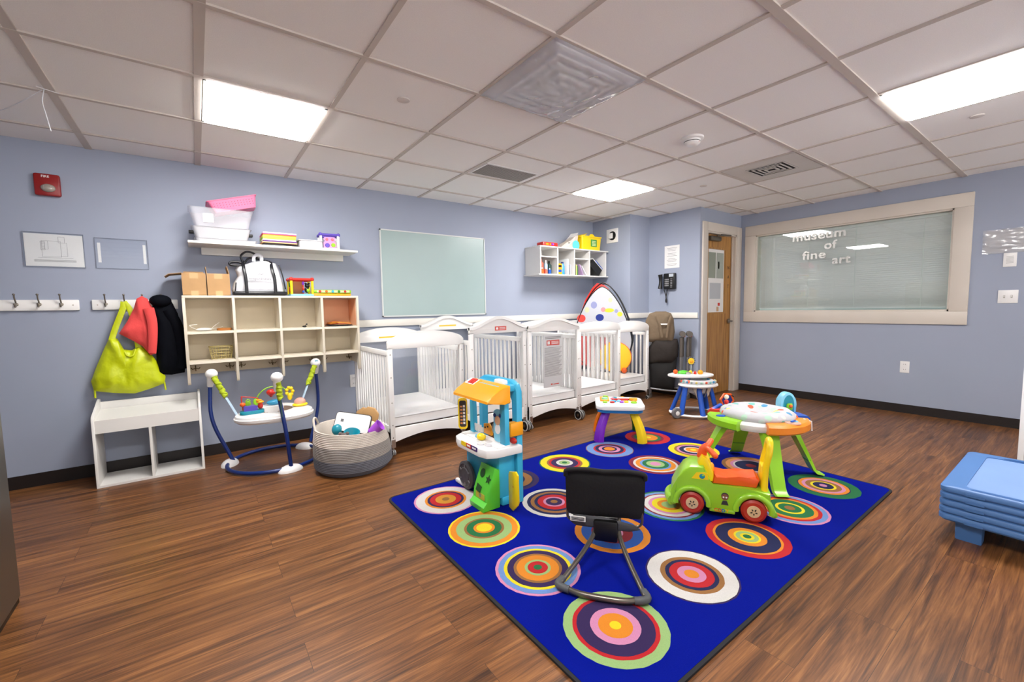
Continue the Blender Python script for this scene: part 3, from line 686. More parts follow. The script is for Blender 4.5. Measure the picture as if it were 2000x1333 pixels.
# busy cube with red roof
t = thing('bead_cube', 'toy cube with red roof, yellow posts and hanging animal', 'toy', (1.262, 2.0, TOPZ))
b = MB(RED)
for s_ in (-1, 1): b.cyl((-.08, s_*.07, .135), (.08, s_*.07, .135), .012).cyl((s_*.08, -.07, .135), (s_*.08, .07, .135), .012)
for s_ in (-1, 1):
    for q in (-1, 1): b.sph((s_*.08, q*.07, .137), .017, n=12)
b.build('roof_frame', t)
for s_ in (-1, 1):
    for q in (-1, 1): MB(YELLOW).cyl((s_*.08, q*.07, .01), (s_*.08, q*.07, .13), .0105).build('corner_post', t)
MB(AQUA2).box(-.09, .09, -.08, .08, 0, .016, bev=.006).build('cube_base', t)
MB(mat('brown_panel', '8a4a1c', .4)).box(-.075, .03, .05, .055, .016, .125).build('back_panel', t)
b = MB(PURPLE); b.cyl((.01, -.06, .016), (.01, -.06, .13), .004, RED).sph((.01, -.06, .105), (.009, .009, .018)).sph((.01, -.06, .06), (.009, .009, .014), RED).sph((.01, -.06, .035), (.009, .009, .012), BLUE); b.build('bead_rod', t)
b = MB(BLACK); b.sph((.048, -.03, .085), (.02, .016, .022)).sph((.044, -.03, .05), (.018, .014, .026), BLACK).sph((.05, -.042, .045), (.012, .01, .016), LIME).sph((.035, -.03, .104), .008).sph((.062, -.03, .104), .008); b.build('hanging_animal', t)
b = MB(LIME); b.box(-.082, -.078, -.055, .055, .02, .12); b.sph((-.083, -.01, .05), (.006, .02, .026), RED, n=12).sph((-.083, .0, .09), (.006, .03, .02), GREEN, n=12); b.build('side_panel', t)
# yellow piano toy
t = thing('toy_keyboard', 'long yellow and green toy keyboard lying on the cubby top', 'toy', (1.505, 1.98, TOPZ))
MB(AMBER).box(-.155, .155, -.05, .05, 0, .022, bev=.008).build('keyboard_base', t)
MB(LIME).box(-.157, .157, -.052, .052, .022, .052, bev=.01).build('keyboard_shell', t)
b = MB(mat('pale_green_panel', 'cfe8a0', .4)); b.box(-.13, .14, -.0545, -.05, .028, .047)
for k, c in enumerate((RED, ORANGE, AQUA, GREEN, RED)): b.lathe([(.016, 0), (.013, .012)], 14, c, TR((-.105+.052*k, -.0545, .0375), (PI/2, 0, 0), (.72, .72, .3)))
b.build('key_buttons', t)
# cubby contents
z1 = .62+.152+.0185; z2 = .62+.375+.0185
t = thing('wire_basket', 'small gold wire basket in the lower left cubby', 'basket', (.675, 2.05, z1))
b = MB(mat('gold_wire', 'd9c98a', .3, .6))
for k in range(5):
    z = .004+.023*k; s_ = .82+.18*k/4; b.tube([(x*s_, y*s_, z) for x, y in rrect(.155, .12, .015, 2)], .0018 if k < 4 else .003, n=6, closed=True)
for i in range(9):
    x = -.07+.0175*i
    for s_ in (-1, 1): b.tube([(x*.82, s_*.06*.82, .004), (x, s_*.06, .096)], .0016, n=5)
for i in range(7):
    y = -.052+.0175*i
    for s_ in (-1, 1): b.tube([(s_*.0775*.82, y*.82, .004), (s_*.0775, y, .096)], .0016, n=5)
b.build('wire_frame', t); 
b = MB(MC['gold_wire'])
for i in range(6): b.tube([(-.06+.024*i, -.048, .003), (-.06+.024*i, .048, .003)], .0016, n=5)
b.build('wire_floor', t)
b = MB(WP); b.sph((0, 0, .012), (.05, .045, .012)); b.tube([(-.04, -.01, .01), (-.075, 0, .03), (-.085, .02, .045), (-.04, .03, .05)], .0015, n=5, smooth=4).tube([(.04, -.02, .012), (.07, .0, .04), (.10, .02, .062)], .0012, n=5, smooth=3).tube([(.03, .02, .012), (.09, .02, .02), (.12, -.02, .03)], .0012, n=5, smooth=3)
tag(b.build('face_mask', loc=(.575, 2.0, z2)), 'crumpled white face mask with loops in the upper left cubby', 'mask')
t = thing('round_tin', 'flat orange brown round lid in the upper left cubby', 'lid', (.705, 2.0, z2))
MB(mat('tin_brown', 'a8682c', .45)).lathe([(.05, 0), (.05, .016), (.046, .018)], 28).build('lid_body', t)
b = MB(BLACK); b.sph((0, 0, .008), (.018, .012, .008)); b.tube([(0, 0, .01), (.02, 0, .03)], .002, n=5).box(.012, .024, -.003, .003, .02, .032)
tag(b.build('small_clip', loc=(1.275, 1.99, z2)), 'tiny black clip lying alone in the third upper cubby', 'clip')
tc_ = [('141a30', 'navy'), ('1c3c28', 'dark green'), ('c23020', 'red'), ('e8b030', 'yellow'), ('d0701c', 'orange')]
for k, (c, nm) in enumerate(tc_):
    b = MB(mat('felt_'+nm.replace(' ', '_'), c, .9)); n = 10
    top = [(-.10+.2*i/n, .007*k+.006+.008*(1-abs(2*i/n-.8))*(k > 0)) for i in range(n+1)]
    b.prism([(p[0]*(1-.05*k), p[1]) for p in top]+[(p[0]*(1-.05*k), p[1]-.003) for p in reversed(top)], .16, M=TR((0, .08, 0)) @ XZ)
    tag(b.build('felt_sheet', loc=(1.56, 2.0, z2)), '%s felt sheet in the curled stack in the top right cubby' % nm, 'felt', 'felt sheets in the top right cubby')
# orange paper lining that cubby
b = MB(mat('peach_lining', 'e2a982', .6)); b.box(divs[3]+.02, Wd-.02, D-.0085, D-.0065, .40, .635).box(Wd-.0205, Wd-.0185, .03, D-.01, .40, .635)
o = b.build('cubby_lining', t := [o for o in COL.objects if o.name == 'cubby_shelf'][0])
#@@RSHELF
# ================================================================== right wall organizer
t = thing('wall_organizer', 'white four-bay wall organizer shelf above the far cribs', 'shelf', (3.82, 1.88, 1.545))
w = 1.14; d = .283
MB(MELA).box(-.03, w+.03, -.012, d, -.014, 0, bev=.002).build('bottom_board', t)
MB(MELA).box(-.01, w+.03, -.012, d, .315, .329, bev=.002).build('top_board', t)
for x in (0, .27, .55, .82, w-.016): MB(MELA).box(x, x+.016, 0, d-.004, 0, .315).build('upright_panel', t)
MB(MELA).box(-.0, w, d-.004, d, 0, .315).build('back_panel', t)
for x in (.016, .566): MB(MELA).box(x, x+.254, .01, d-.004, .20, .212).build('bay_shelf', t)
OZ = 1.5455; OT = 1.545+.3295
def bottle(x, y, r, h, mt, cap, label):
    t = thing('bottle', label, 'bottle', (x, y, OZ), group='bottles in the first organizer bay')
    MB(mt).lathe([(r, 0), (r, h*.68), (r*.5, h*.78), (r*.4, h*.8)], 16).build('bottle_body', t)
    MB(cap).lathe([(r*.42, h*.8), (r*.42, h*.98), (r*.2, h)], 12).build('bottle_cap', t)
CORB = mat('coral_bottle', 'd8604c', .4); PALEB = mat('pale_blue_bottle', 'a9c8e8', .4)
bottle(3.895, 1.96, .033, .19, CORB, CORB, 'tall coral bottle at the back of the first organizer bay')
bottle(3.965, 1.95, .022, .17, PALEB, WP, 'slim pale blue bottle with white cap in the organizer')
bottle(4.035, 1.97, .030, .165, mat('dark_green_bottle', '23403c', .4), BLACK, 'dark green bottle beside the first organizer divider')
bottle(3.872, 1.91, .022, .075, ORANGE, WP, 'short orange bottle at the front of the organizer')
bottle(3.925, 1.905, .020, .075, CORB, WP, 'short coral bottle next to the orange one')
bottle(3.985, 1.905, .018, .07, BLUE, WP, 'short blue bottle with white cap in the organizer')
def boxy(name, x, y, w, d, h, mt, label, cat, z=OZ, ry=0, rz=0, stripes=(), group=None):
    t = thing(name, label, cat, (x, y, z), rot=(0, ry, rz), group=group)
    b = MB(mt); b.box(0, w, 0, d, 0, h, bev=.0015)
    for (z0, z1, mm) in stripes: b.box(w*.12, w*.88, -.0012, 0, z0, z1, mm)
    b.build(name.split('_')[0]+'_body' if '_' in name else name+'_body', t); return t
boxy('crayon_box', 4.11, 1.90, .075, .03, .135, AMBER, 'yellow crayon box with blue print in the second bay', 'box', stripes=((.03, .06, BLUE), (.09, .115, BLACK)))
boxy('activity_book', 4.12, 2.02, .12, .012, .19, mat('cover_blue_pale', '7ea8c8', .5), 'pale blue book standing at the back of the second bay', 'book')
bt = thing('water_bottle', 'blue water bottle in the second organizer bay', 'bottle', (4.235, 1.95, OZ))
MB(mat('sky_blue_bottle', '2f8fd0', .3)).lathe([(.028, 0), (.028, .11), (.018, .13), (.016, .14)], 18).build('bottle_body', bt); MB(NAVY).lathe([(.017, .14), (.017, .16)], 14).build('bottle_cap', bt)
boxy('picture_book', 4.30, 1.92, .012, .15, .20, PAPER, 'thin white book standing by the second divider', 'book')
boxy('picture_book', 4.345, 1.92, .010, .14, .13, mat('cover_grey', 'b9bcc4', .5), 'short grey booklet beside the second divider', 'book')
for k, (c, h, lab) in enumerate((('a84a5a', .16, 'maroon'), ('3a3a44', .15, 'charcoal'), ('c9c878', .135, 'olive yellow'), ('4c8a3c', .12, 'green'))):
    boxy('picture_book', 4.395+.019*k, 1.91, .013, .14, h, mat('cover_'+lab.replace(' ', '_'), c, .5), '%s spined book in the third organizer bay' % lab, 'book', group='small books in the third bay')
boxy('picture_book', 4.56, 1.91, .01, .14, .15, mat('cover_lilac', 'b99bc4', .5), 'lilac book leaning in the third organizer bay', 'book', ry=math.radians(-25))
boxy('picture_book', 4.622, 1.91, .01, .14, .15, mat('cover_white', 'e4e0e6', .5), 'white book leaning most in the third organizer bay', 'book', ry=math.radians(-37))
SPARK = mat('speckled_black', '0e1114', .5, var=.9, varscale=60)
boxy('binder', 4.845, 1.905, .10, .17, .215, SPARK, 'thick black speckled binder leaning in the last bay', 'binder', z=OZ+.003, ry=math.radians(-52))
boxy('picture_book', 4.908, 1.905, .008, .17, .235, WP, 'white board leaning on the black binder', 'book', z=OZ+.083, ry=math.radians(-52))
boxy('picture_book', 4.914, 1.905, .010, .17, .17, BLUE, 'blue folder leaning at the right end of the organizer', 'folder', z=OZ+.092, ry=math.radians(-52))
t = thing('marker_case', 'red plastic marker case on top of the organizer', 'case', (4.02, 1.98, OT))
MB(RED).box(-.12, .12, -.06, .06, 0, .055, bev=.012).build('case_shell', t)
b = MB(AMBER)
for k, c in enumerate((AMBER, AMBER, ORANGE, AMBER, PURPLE, mat('violet_print', '8a5ad0', .5), RED)): b.box(-.075+.022*k, -.057+.022*k, -.0615, -.0595, .02, .042, c)
b.build('marker_window', t)
t = thing('box_of_paper', 'open paper box slumped with sheets beside the red case', 'box', (4.30, 1.97, OT))
b = MB(mat('craft_paper_pile', 'c9bdb0', .6)); b.prism([(-.13, 0), (.15, 0), (.17, .17), (.11, .15), (.05, .10), (-.03, .065), (-.10, .02)], .12, M=TR((0, .06, 0)) @ XZ); b.build('paper_pile', t)
b = MB(PAPER)
for k in range(5): b.box(-.13, .15, -.06, .06, -.001, .001, M=TR((.02+.012*k, -.002*k, .05+.014*k), (0, math.radians(-22-5*k), math.radians(2*k))))
b.box(.0, .03, -.0625, -.0605, .06, .07, INK); b.build('loose_sheets', t)
b = MB(AQUA2); b.lathe([(.06, 0), (.06, .003)], 24, mat('aqua_disc', '5cc8d0', .4), TR((.13, -.062, .045), (PI/2, 0, 0))); b.build('aqua_disc', t)
t = thing('plastic_tub', 'bright yellow plastic tub with green label on the organizer', 'tub', (4.70, 1.99, OT))
b = MB(YELLOW); w_, d_, h_ = .36, .2, .175
rs = [[b.bm.verts.new((x, y, z)) for x, y in rrect(w_*k+o_, d_*k+o_, .02)] for z, k, o_ in ((0, .92, 0), (h_*.93, 1, 0), (h_*.93, 1, .014), (h_, 1, .016), (h_, 1, -.006), (.006, .92, -.006))]
n = len(rs[0]); b._f([b.bm.faces.new((a[i], a[(i+1) % n], c[(i+1) % n], c[i])) for a, c in zip(rs, rs[1:]) for i in range(n)]+[b.bm.faces.new(rs[0]), b.bm.faces.new(rs[-1])], None); b.build('tub_body', t)
MB(YELLOW).prism(circ(.045, 16, 0, 0, .028, 0, PI), .006, M=TR((.0, -.095, h_)) @ XZ).build('tub_handle', t)
MB(YELLOW).box(-.10, .02, -.09, .09, -.004, .004, M=TR((-.10, .0, h_+.02), (0, math.radians(-24), 0))).build('tub_lid', t)
b = MB(mat('label_green', '3f8f3a', .5)); b.box(-.02, .09, -.1005, -.0985, .045, .135, M=TR((0, -.0, 0)))
for k in range(4): b.box(.0, .07, -.102, -.1005, .055+.018*k, .064+.018*k, mat('label_pale', 'd2e0a8', .5))
b.build('tub_label', t)
#@@LOW
# ================================================================== low furniture on the left
t = thing('toy_shelf', 'low white open shelf bench standing on the floor under the bag', 'shelf', (-.065, 1.832, 0))
w, d, h = .585, .30, .555
pt = lambda x: MB(MELA).prism([(0, 0), (d, 0), (d, h), (d-.03, h), (.015, h-.075), (0, h-.095)], .015, M=Matrix(((0, 0, 1, x), (1, 0, 0, 0), (0, 1, 0, 0), (0, 0, 0, 1))), bev=.001)
for x in (0, w-.015): pt(x).build('side_panel', t)
MB(MELA).box(.015, w-.015, 0, d, .0, .015).build('bottom_board', t)
b = MB(MELA); b.box(.015, w-.015, .004, .018, .365, .452); b.build('front_board', t)
MB(MELA).box(.015, w-.015, 0, d-.05, -.006, .006, M=TR((0, .018, .445), (math.radians(8), 0, 0))).build('top_board', t)
MB(MELA).box(.015, w-.015, d-.02, d-.006, .40, .535).build('back_rail', t)
MB(MELA).box(w/2-.0075, w/2+.0075, .005, d, .015, .365).build('middle_panel', t)
# woven rope basket
t = thing('rope_basket', 'round coiled rope basket in cream and grey full of toys', 'basket', (1.42, 1.175, 0))
RC = mat('rope_cream', 'c9bfb4', .9, bump=(160, .5, .002)); RG = mat('rope_grey', '8d8782', .9, bump=(160, .5, .002)); RD = mat('rope_charcoal', '5f6068', .9, bump=(160, .5, .002))
n = 44; nr = 26; prev = None; b = MB(RC)
def bc(u, th):
    z = .30*u
    r = .262-.028*u+.012*math.sin(PI*u)-.03*max(0, .12-u)/.12
    r *= 1+.03*math.sin(2*th+1)+.015*math.sin(3*th+u*3)
    sag = .02*math.cos(th-2.6)*u
    return (r*math.cos(th)-.02*u, r*math.sin(th)+.03*u, z+sag)
for k in range(nr+1):
    for q in range(3):
        u = (k+q/3)/(nr+1); bul = .0065*math.sin(PI*q/3+.5)
        cur = []
        for i in range(n):
            th = 2*PI*i/n; x, y, z = bc(u, th); f_ = 1+bul/.25; cur.append(b.bm.verts.new((x*f_, y*f_, z+.004)))
        if prev:
            mm = RD if u < .36 else RG if u < .68 else RC
            b._f([b.bm.faces.new((prev[i], prev[(i+1) % n], cur[(i+1) % n], cur[i])) for i in range(n)], mm)
        else: b._f([b.bm.faces.new(list(reversed(cur)))], RD)
        prev = cur
# inner wall
for u, s_ in ((.985, .955), (.5, .95), (.35, .94)):
    cur = []
    for i in range(n):
        x, y, z = bc(u, 2*PI*i/n); cur.append(b.bm.verts.new((x*s_, y*s_, z)))
    b._f([b.bm.faces.new((prev[i], prev[(i+1) % n], cur[(i+1) % n], cur[i])) for i in range(n)], RC); prev = cur
b._f([b.bm.faces.new(prev)], RC)
b.build('basket_body', t, ang=80)
b = MB(RC); b.tube([bc(.98, 2.5), Vector(bc(1, 2.65))+Vector((-.005, 0, .05)), Vector(bc(1, 2.95))+Vector((-.005, 0, .055)), bc(.98, 3.2)], .008, smooth=4); b.build('rope_handle', t)
BX, BY = 1.42, 1.175
t = thing('toy_tablet', 'white toy tray panel with black edge sticking out of the basket', 'toy', (BX-.02, BY-.02, .30), rot=(math.radians(-24), math.radians(9), math.radians(-35)))
MB(BLACK).prism(rrect(.26, .145, .025), .014, M=TR((0, .007, .03)) @ XZ, bev=.003).build('tablet_rim', t)
b = MB(WP); b.prism(rrect(.248, .13, .02), .006, M=TR((0, -.007, .032)) @ XZ); b.box(-.085, -.065, -.0145, -.0132, .03, .05, LGREY); b.build('tablet_face', t)
for k, (x, y, z, a) in enumerate(((.12, .11, .315, -35), (.145, .06, .325, -40))):
    b = MB(mat('tan_wood', 'c79d68', .5)); b.prism(circ(.072, 8), .02, M=TR(rot=(PI/2, .4, 0)), bev=.004)
    tag(b.build('wooden_block', loc=(BX+x, BY+y, z+.02)), ('rear ' if not k else 'front ')+'octagonal tan wooden block in the rope basket', 'block', 'octagonal wooden blocks'); bpy.data.objects[-1] if False else None
    COL.objects[-1].rotation_euler = (0, math.radians(12), math.radians(a))
def inb(name, label, cat, mb, loc, rot=(0, 0, 0)):
    o = mb.build(name, loc=(BX+loc[0], BY+loc[1], loc[2])); o.rotation_euler = rot; tag(o, label, cat)
inb('toy_cup', 'lilac purple cup tipped at the front of the rope basket', 'cup', MB(LILAC).lathe([(.028, 0), (.042, .09), (.045, .092), (.040, .09), (.026, .004), (.001, .004)], 20), (.085, -.115, .262), (math.radians(25), math.radians(48), 0))
inb('teal_bowl', 'teal bowl in the middle of the rope basket', 'bowl', MB(TEAL).lathe([(.02, 0), (.05, .03), (.055, .05), (.05, .05), (.018, .004), (.001, .004)], 22), (-.05, -.115, .25), (math.radians(20), 0, 0))
inb('teal_ball', 'teal toy ball at the back left of the basket', 'ball', MB(TEAL).sph((0, 0, 0), .045), (-.10, .04, .285))
b = MB(WP); b.box(-.04, .04, -.02, .02, 0, .045, bev=.004)
for k, c in enumerate((INK, RED, LIME, INK, ORANGE)): b.box(-.032+.012*k, -.022+.012*k, -.0212, -.0198, .012, .012+.012+.003*(k % 3), c)
inb('printed_box', 'small white box with coloured print at the basket rim', 'box', b, (-.15, -.085, .235), (math.radians(-15), 0, math.radians(-30)))
b = MB(mat('grey_brown_plush', '6b5f5c', .95, bump=(200, .8, .003))); b.sph((0, 0, 0), (.035, .03, .035)).sph((-.024, 0, .028), .013).sph((.024, 0, .028), .013).sph((0, -.028, -.006), (.016, .01, .012), mat('plush_pale', 'cfc6c0', .9))
for s_ in (-1, 1): b.sph((s_*.012, -.027, .008), .004, BLACK, n=8)
inb('plush_animal', 'small grey brown plush animal in the rope basket', 'plush toy', b, (-.105, -.13, .265), (0, 0, -.5))
b = MB(mat('yellow_green_print', 'd5e06a', .5)); b.box(-.035, .035, -.02, .02, -.03, .03, bev=.008)
inb('soft_block', 'pale yellow soft block behind the wooden blocks', 'block', b, (.09, .16, .315), (.3, .2, -.4))
b = MB(WP); b.lathe([(.03, 0), (.045, .018), (.03, .036)], 18, mat('cream_plastic', 'e8d9b8', .4)); inb('cream_ring', 'cream coloured toy disc beside the lilac cup', 'toy', b, (.12, -.02, .275), (.6, .2, 0))
#@@JUMPER
# ================================================================== baby jumper
t = thing('baby_jumper', 'round baby jumper with navy poles, white knobs and toy tray', 'baby jumper', (.965, 1.69, 0))
O = Vector((.965, 1.69, 0))
feet = [Vector((.695, 1.80, 0)), Vector((1.022, 1.365, 0)), Vector((1.262, 1.93, 0))]
tops = [Vector((.585, 1.86, .64)), Vector((.962, 1.385, .625)), Vector((1.345, 1.985, .65))]
balls = [Vector((.598, 1.83, .70)), Vector((.965, 1.37, .69)), Vector((1.335, 1.93, .71))]
b = MB(NAVY); an = []
for f_ in feet: an.append(math.atan2(f_.y-O.y, f_.x-O.x))
R_ = .315
b.tube([(R_*math.cos(2*PI*i/48), R_*math.sin(2*PI*i/48), .02) for i in range(48)], .0135, closed=True, n=12); b.build('base_ring', t)
for k in range(3):
    f_, tp, bl = feet[k]-O, tops[k]-O, balls[k]-O
    mid = f_.lerp(tp, .5)+Vector((f_.x, f_.y, 0)).normalized()*(.06 if k != 1 else .03)
    if k == 0: mid = f_.lerp(tp, .55)+Vector((-.05, -.01, 0))
    MB(NAVY).tube([f_+Vector((0, 0, .03)), mid, tp], .0135, smooth=8, n=12).build('pole', t)
    b = MB(WP); a = math.atan2(f_.y, f_.x)
    b.sph((0, 0, .0), (.055, .085, .045), n=24); 
    bmesh.ops.bisect_plane(b.bm, geom=b.bm.verts[:]+b.bm.edges[:]+b.bm.faces[:], plane_co=(0, 0, 0), plane_no=(0, 0, -1), clear_outer=True)
    bmesh.ops.holes_fill(b.bm, edges=b.bm.edges)
    if k == 0: b.box(-.02, .02, -.03, .0, .038, .042, mat('warning_label', 'e0ddd8', .6)).box(-.02, .02, -.032, -.026, .0405, .0435, ORANGE)
    o = b.build('foot', t, loc=(R_*math.cos(a), R_*math.sin(a), 0)); o.rotation_euler = (0, 0, a)
    b = MB(WP); b.sph(bl, (.040, .040, .037)); b.cyl(tp-Vector((0, 0, .035)), bl, .019, r2=.030)
    if k == 2: b.box(bl.x-.012, bl.x+.012, bl.y-.036, bl.y-.030, bl.z+.005, bl.z+.022, TEAL)
    b.build('pole_knob', t)
# tray
TC = Vector((0, -.11, .41))
out = []
for i in range(60):
    th = 2*PI*i/60; r = .245*(1+.09*math.cos(3*(th+.62))); out.append((r*math.cos(th)*1.02, r*math.sin(th)*.95))
b = MB(WP); n = len(out)
def lay(k, z, inn=False): return [b.bm.verts.new((TC.x+x*k, TC.y+y*k, TC.z+z)) for x, y in out]
L_ = [lay(.93, -.045), lay(1.0, -.03), lay(1.01, -.012), lay(.985, -.008), lay(.97, .006), lay(.90, .016), lay(.6, .018)]
inner = [b.bm.verts.new((TC.x+.125*math.cos(2*PI*i/60), TC.y+.115*math.sin(2*PI*i/60), TC.z+.016)) for i in range(60)]
inl = [b.bm.verts.new((TC.x+.122*math.cos(2*PI*i/60), TC.y+.112*math.sin(2*PI*i/60), TC.z-.04)) for i in range(60)]
rs = L_+[inner, inl, L_[0]]
b._f([b.bm.faces.new((p[i], p[(i+1) % n], q[(i+1) % n], q[i])) for p, q in zip(rs, rs[1:]) for i in range(n)], None)
b.build('toy_tray', t)
b = MB(mat('seat_liner', 'a08878', .8)); b.lathe([(.119, .424), (.117, .40), (.112, .372)], 28, M=TR((TC.x, TC.y, 0)), cap=False); b.build('seat_sling', t)
# straps with scrunched lime covers
att = [TC+Vector((-.235, .0, .0)), TC+Vector((.02, -.235, .0)), TC+Vector((.20, .13, .0))]
for k in range(3):
    a, c = balls[k]-O, att[k]; mid = a.lerp(c, .55)
    b = MB(mat('scrunch_lime', 'a3b41a', .8)); pts = [a.lerp(mid, i/50)+Vector((.004*math.sin(i*.9), .004*math.cos(i*.7), 0)) for i in range(51)]
    b.tube(pts, lambda u: .0175+.0026*math.sin(u*44)+.0022*math.sin(u*71+1), n=12); b.build('strap_cover', t)
    b = MB(mat('strap_blue', '9fb6c8', .6) if k != 1 else mat('strap_green', '2c4c44', .6)); b.tube([mid, c], .009, flat=.3, n=8); b.build('hanging_strap', t)
# toys on tray
def onTray(name, fn, x, y, z=.018):
    b = MB(WP); b.T = TR((TC.x+x, TC.y+y, TC.z+z)); fn(b); return b.build(name, t)
def f1(b):
    b.prism(rrect(.15, .085, .03), .022, TEAL, bev=.006); b.prism([(-.05, -.02), (.035, -.02), (.0, .03), (-.05, .03)], .035, mat('violet_plastic', '5a48b0', .35), M=TR((0, 0, .02)))
    b.tube([(-.055, .0, .03), (-.06, .0, .12), (-.05, .0, .125), (.035, .0, .105), (.05, -.01, .07)], .0035, RED, smooth=4); b.sph((-.055, 0, .07), (.018, .015, .016), ORANGE)
    b.sph((-.02, .02, .068), (.018, .006, .022), LIME); b.tube([(-.035, .02, .085), (-.02, .02, .10), (-.005, .02, .085)], .003, LIME, smooth=3)
    b.sph((.052, -.01, .078), (.025, .022, .010), AMBER).sph((.045, -.01, .09), (.02, .018, .008), AMBER).sph((.052, -.01, .05), (.018, .016, .022), RED)
onTray('boat_toy', f1, -.15, -.06)
def f2(b):
    b.sph((0, 0, .012), (.055, .04, .016), YELLOW); b.sph((0, 0, .03), (.042, .036, .036), mat('clear_dome', 'f0b8a8', .1, trans=.45)); b.sph((0, 0, .03), .015, mat('coral_ball', 'e8705c', .4)).sph((.015, .01, .022), .009, AMBER)
onTray('popper_dome', f2, .17, -.02)
def f3(b):
    b.tube([(-.10, .0, .0), (-.09, .0, .08), (-.03, .0, .135), (.06, .0, .14), (.11, 0, .10)], .004, LIME, smooth=5); b.sph((-.10, .0, .04), (.022, .006, .026), LIME)
    b.sph((.0, 0, .10), (.032, .028, .025), RED).sph((0, 0, .075), (.012, .012, .012), RED); b.sph((.02, .0, .02), (.055, .03, .022), mat('clear_blue', '3c9cc8', .15, trans=.15))
    for a in range(7): b.sph((.13+.022*math.cos(a*.9), 0, .09+.03*math.sin(a*.9)), .014, YELLOW, n=10)
    b.sph((.13, .0, .05), (.018, .014, .03), YELLOW)
onTray('arch_toy', f3, .0, .16)
#@@CRIBS
# ================================================================== cribs
MATT = mat('mattress_vinyl', 'efeeed', .42, bump=(16, .5, .006)); STK = mat('sticker_red', 'd2483c', .5); PLEX = glass_mat('crib_acrylic', 'fefefe', .5)
def endboard(w, hp, hk, style, thick=.028):
    b = MB(WHITE); pw = .038; N = 28
    def top(u):
        if style == 'wave': return hp+(hk-hp)*(.5-.5*math.cos(2*PI*u))**.9
        return hp+(hk-hp)*max(0, math.sin(PI*u))**.55
    z_o = hp-.055
    tp = [(w*i/N, top(i/N)) for i in range(N+1)]
    b.prism([(0, z_o), (w, z_o)]+list(reversed(tp)), thick, M=XZ, bev=.003)
    if style == 'wave':
        b.prism([(p[0], p[1]+.004) for p in tp]+[(p[0], p[1]-.022) for p in reversed(tp)], thick+.03, M=TR((0, .015, 0)) @ XZ, bev=.003)
    b.box(0, pw, -thick, 0, .085, z_o+.01, bev=.003).box(w-pw, w, -thick, 0, .085, z_o+.01, bev=.003)
    lo = [(w*i/N, .095+.05*math.sin(PI*i/N)) for i in range(N+1)]
    b.prism(lo+[(w, .215), (0, .215)], thick-.004, M=TR((0, -.001, 0)) @ XZ, bev=.002)
    for z in (.24, .42, .62, .80, .14):
        for x in (pw/2, w-pw/2): b.sph((x, -thick, z), (.005, .002, .005), NICKEL, n=8)
    return b, z_o
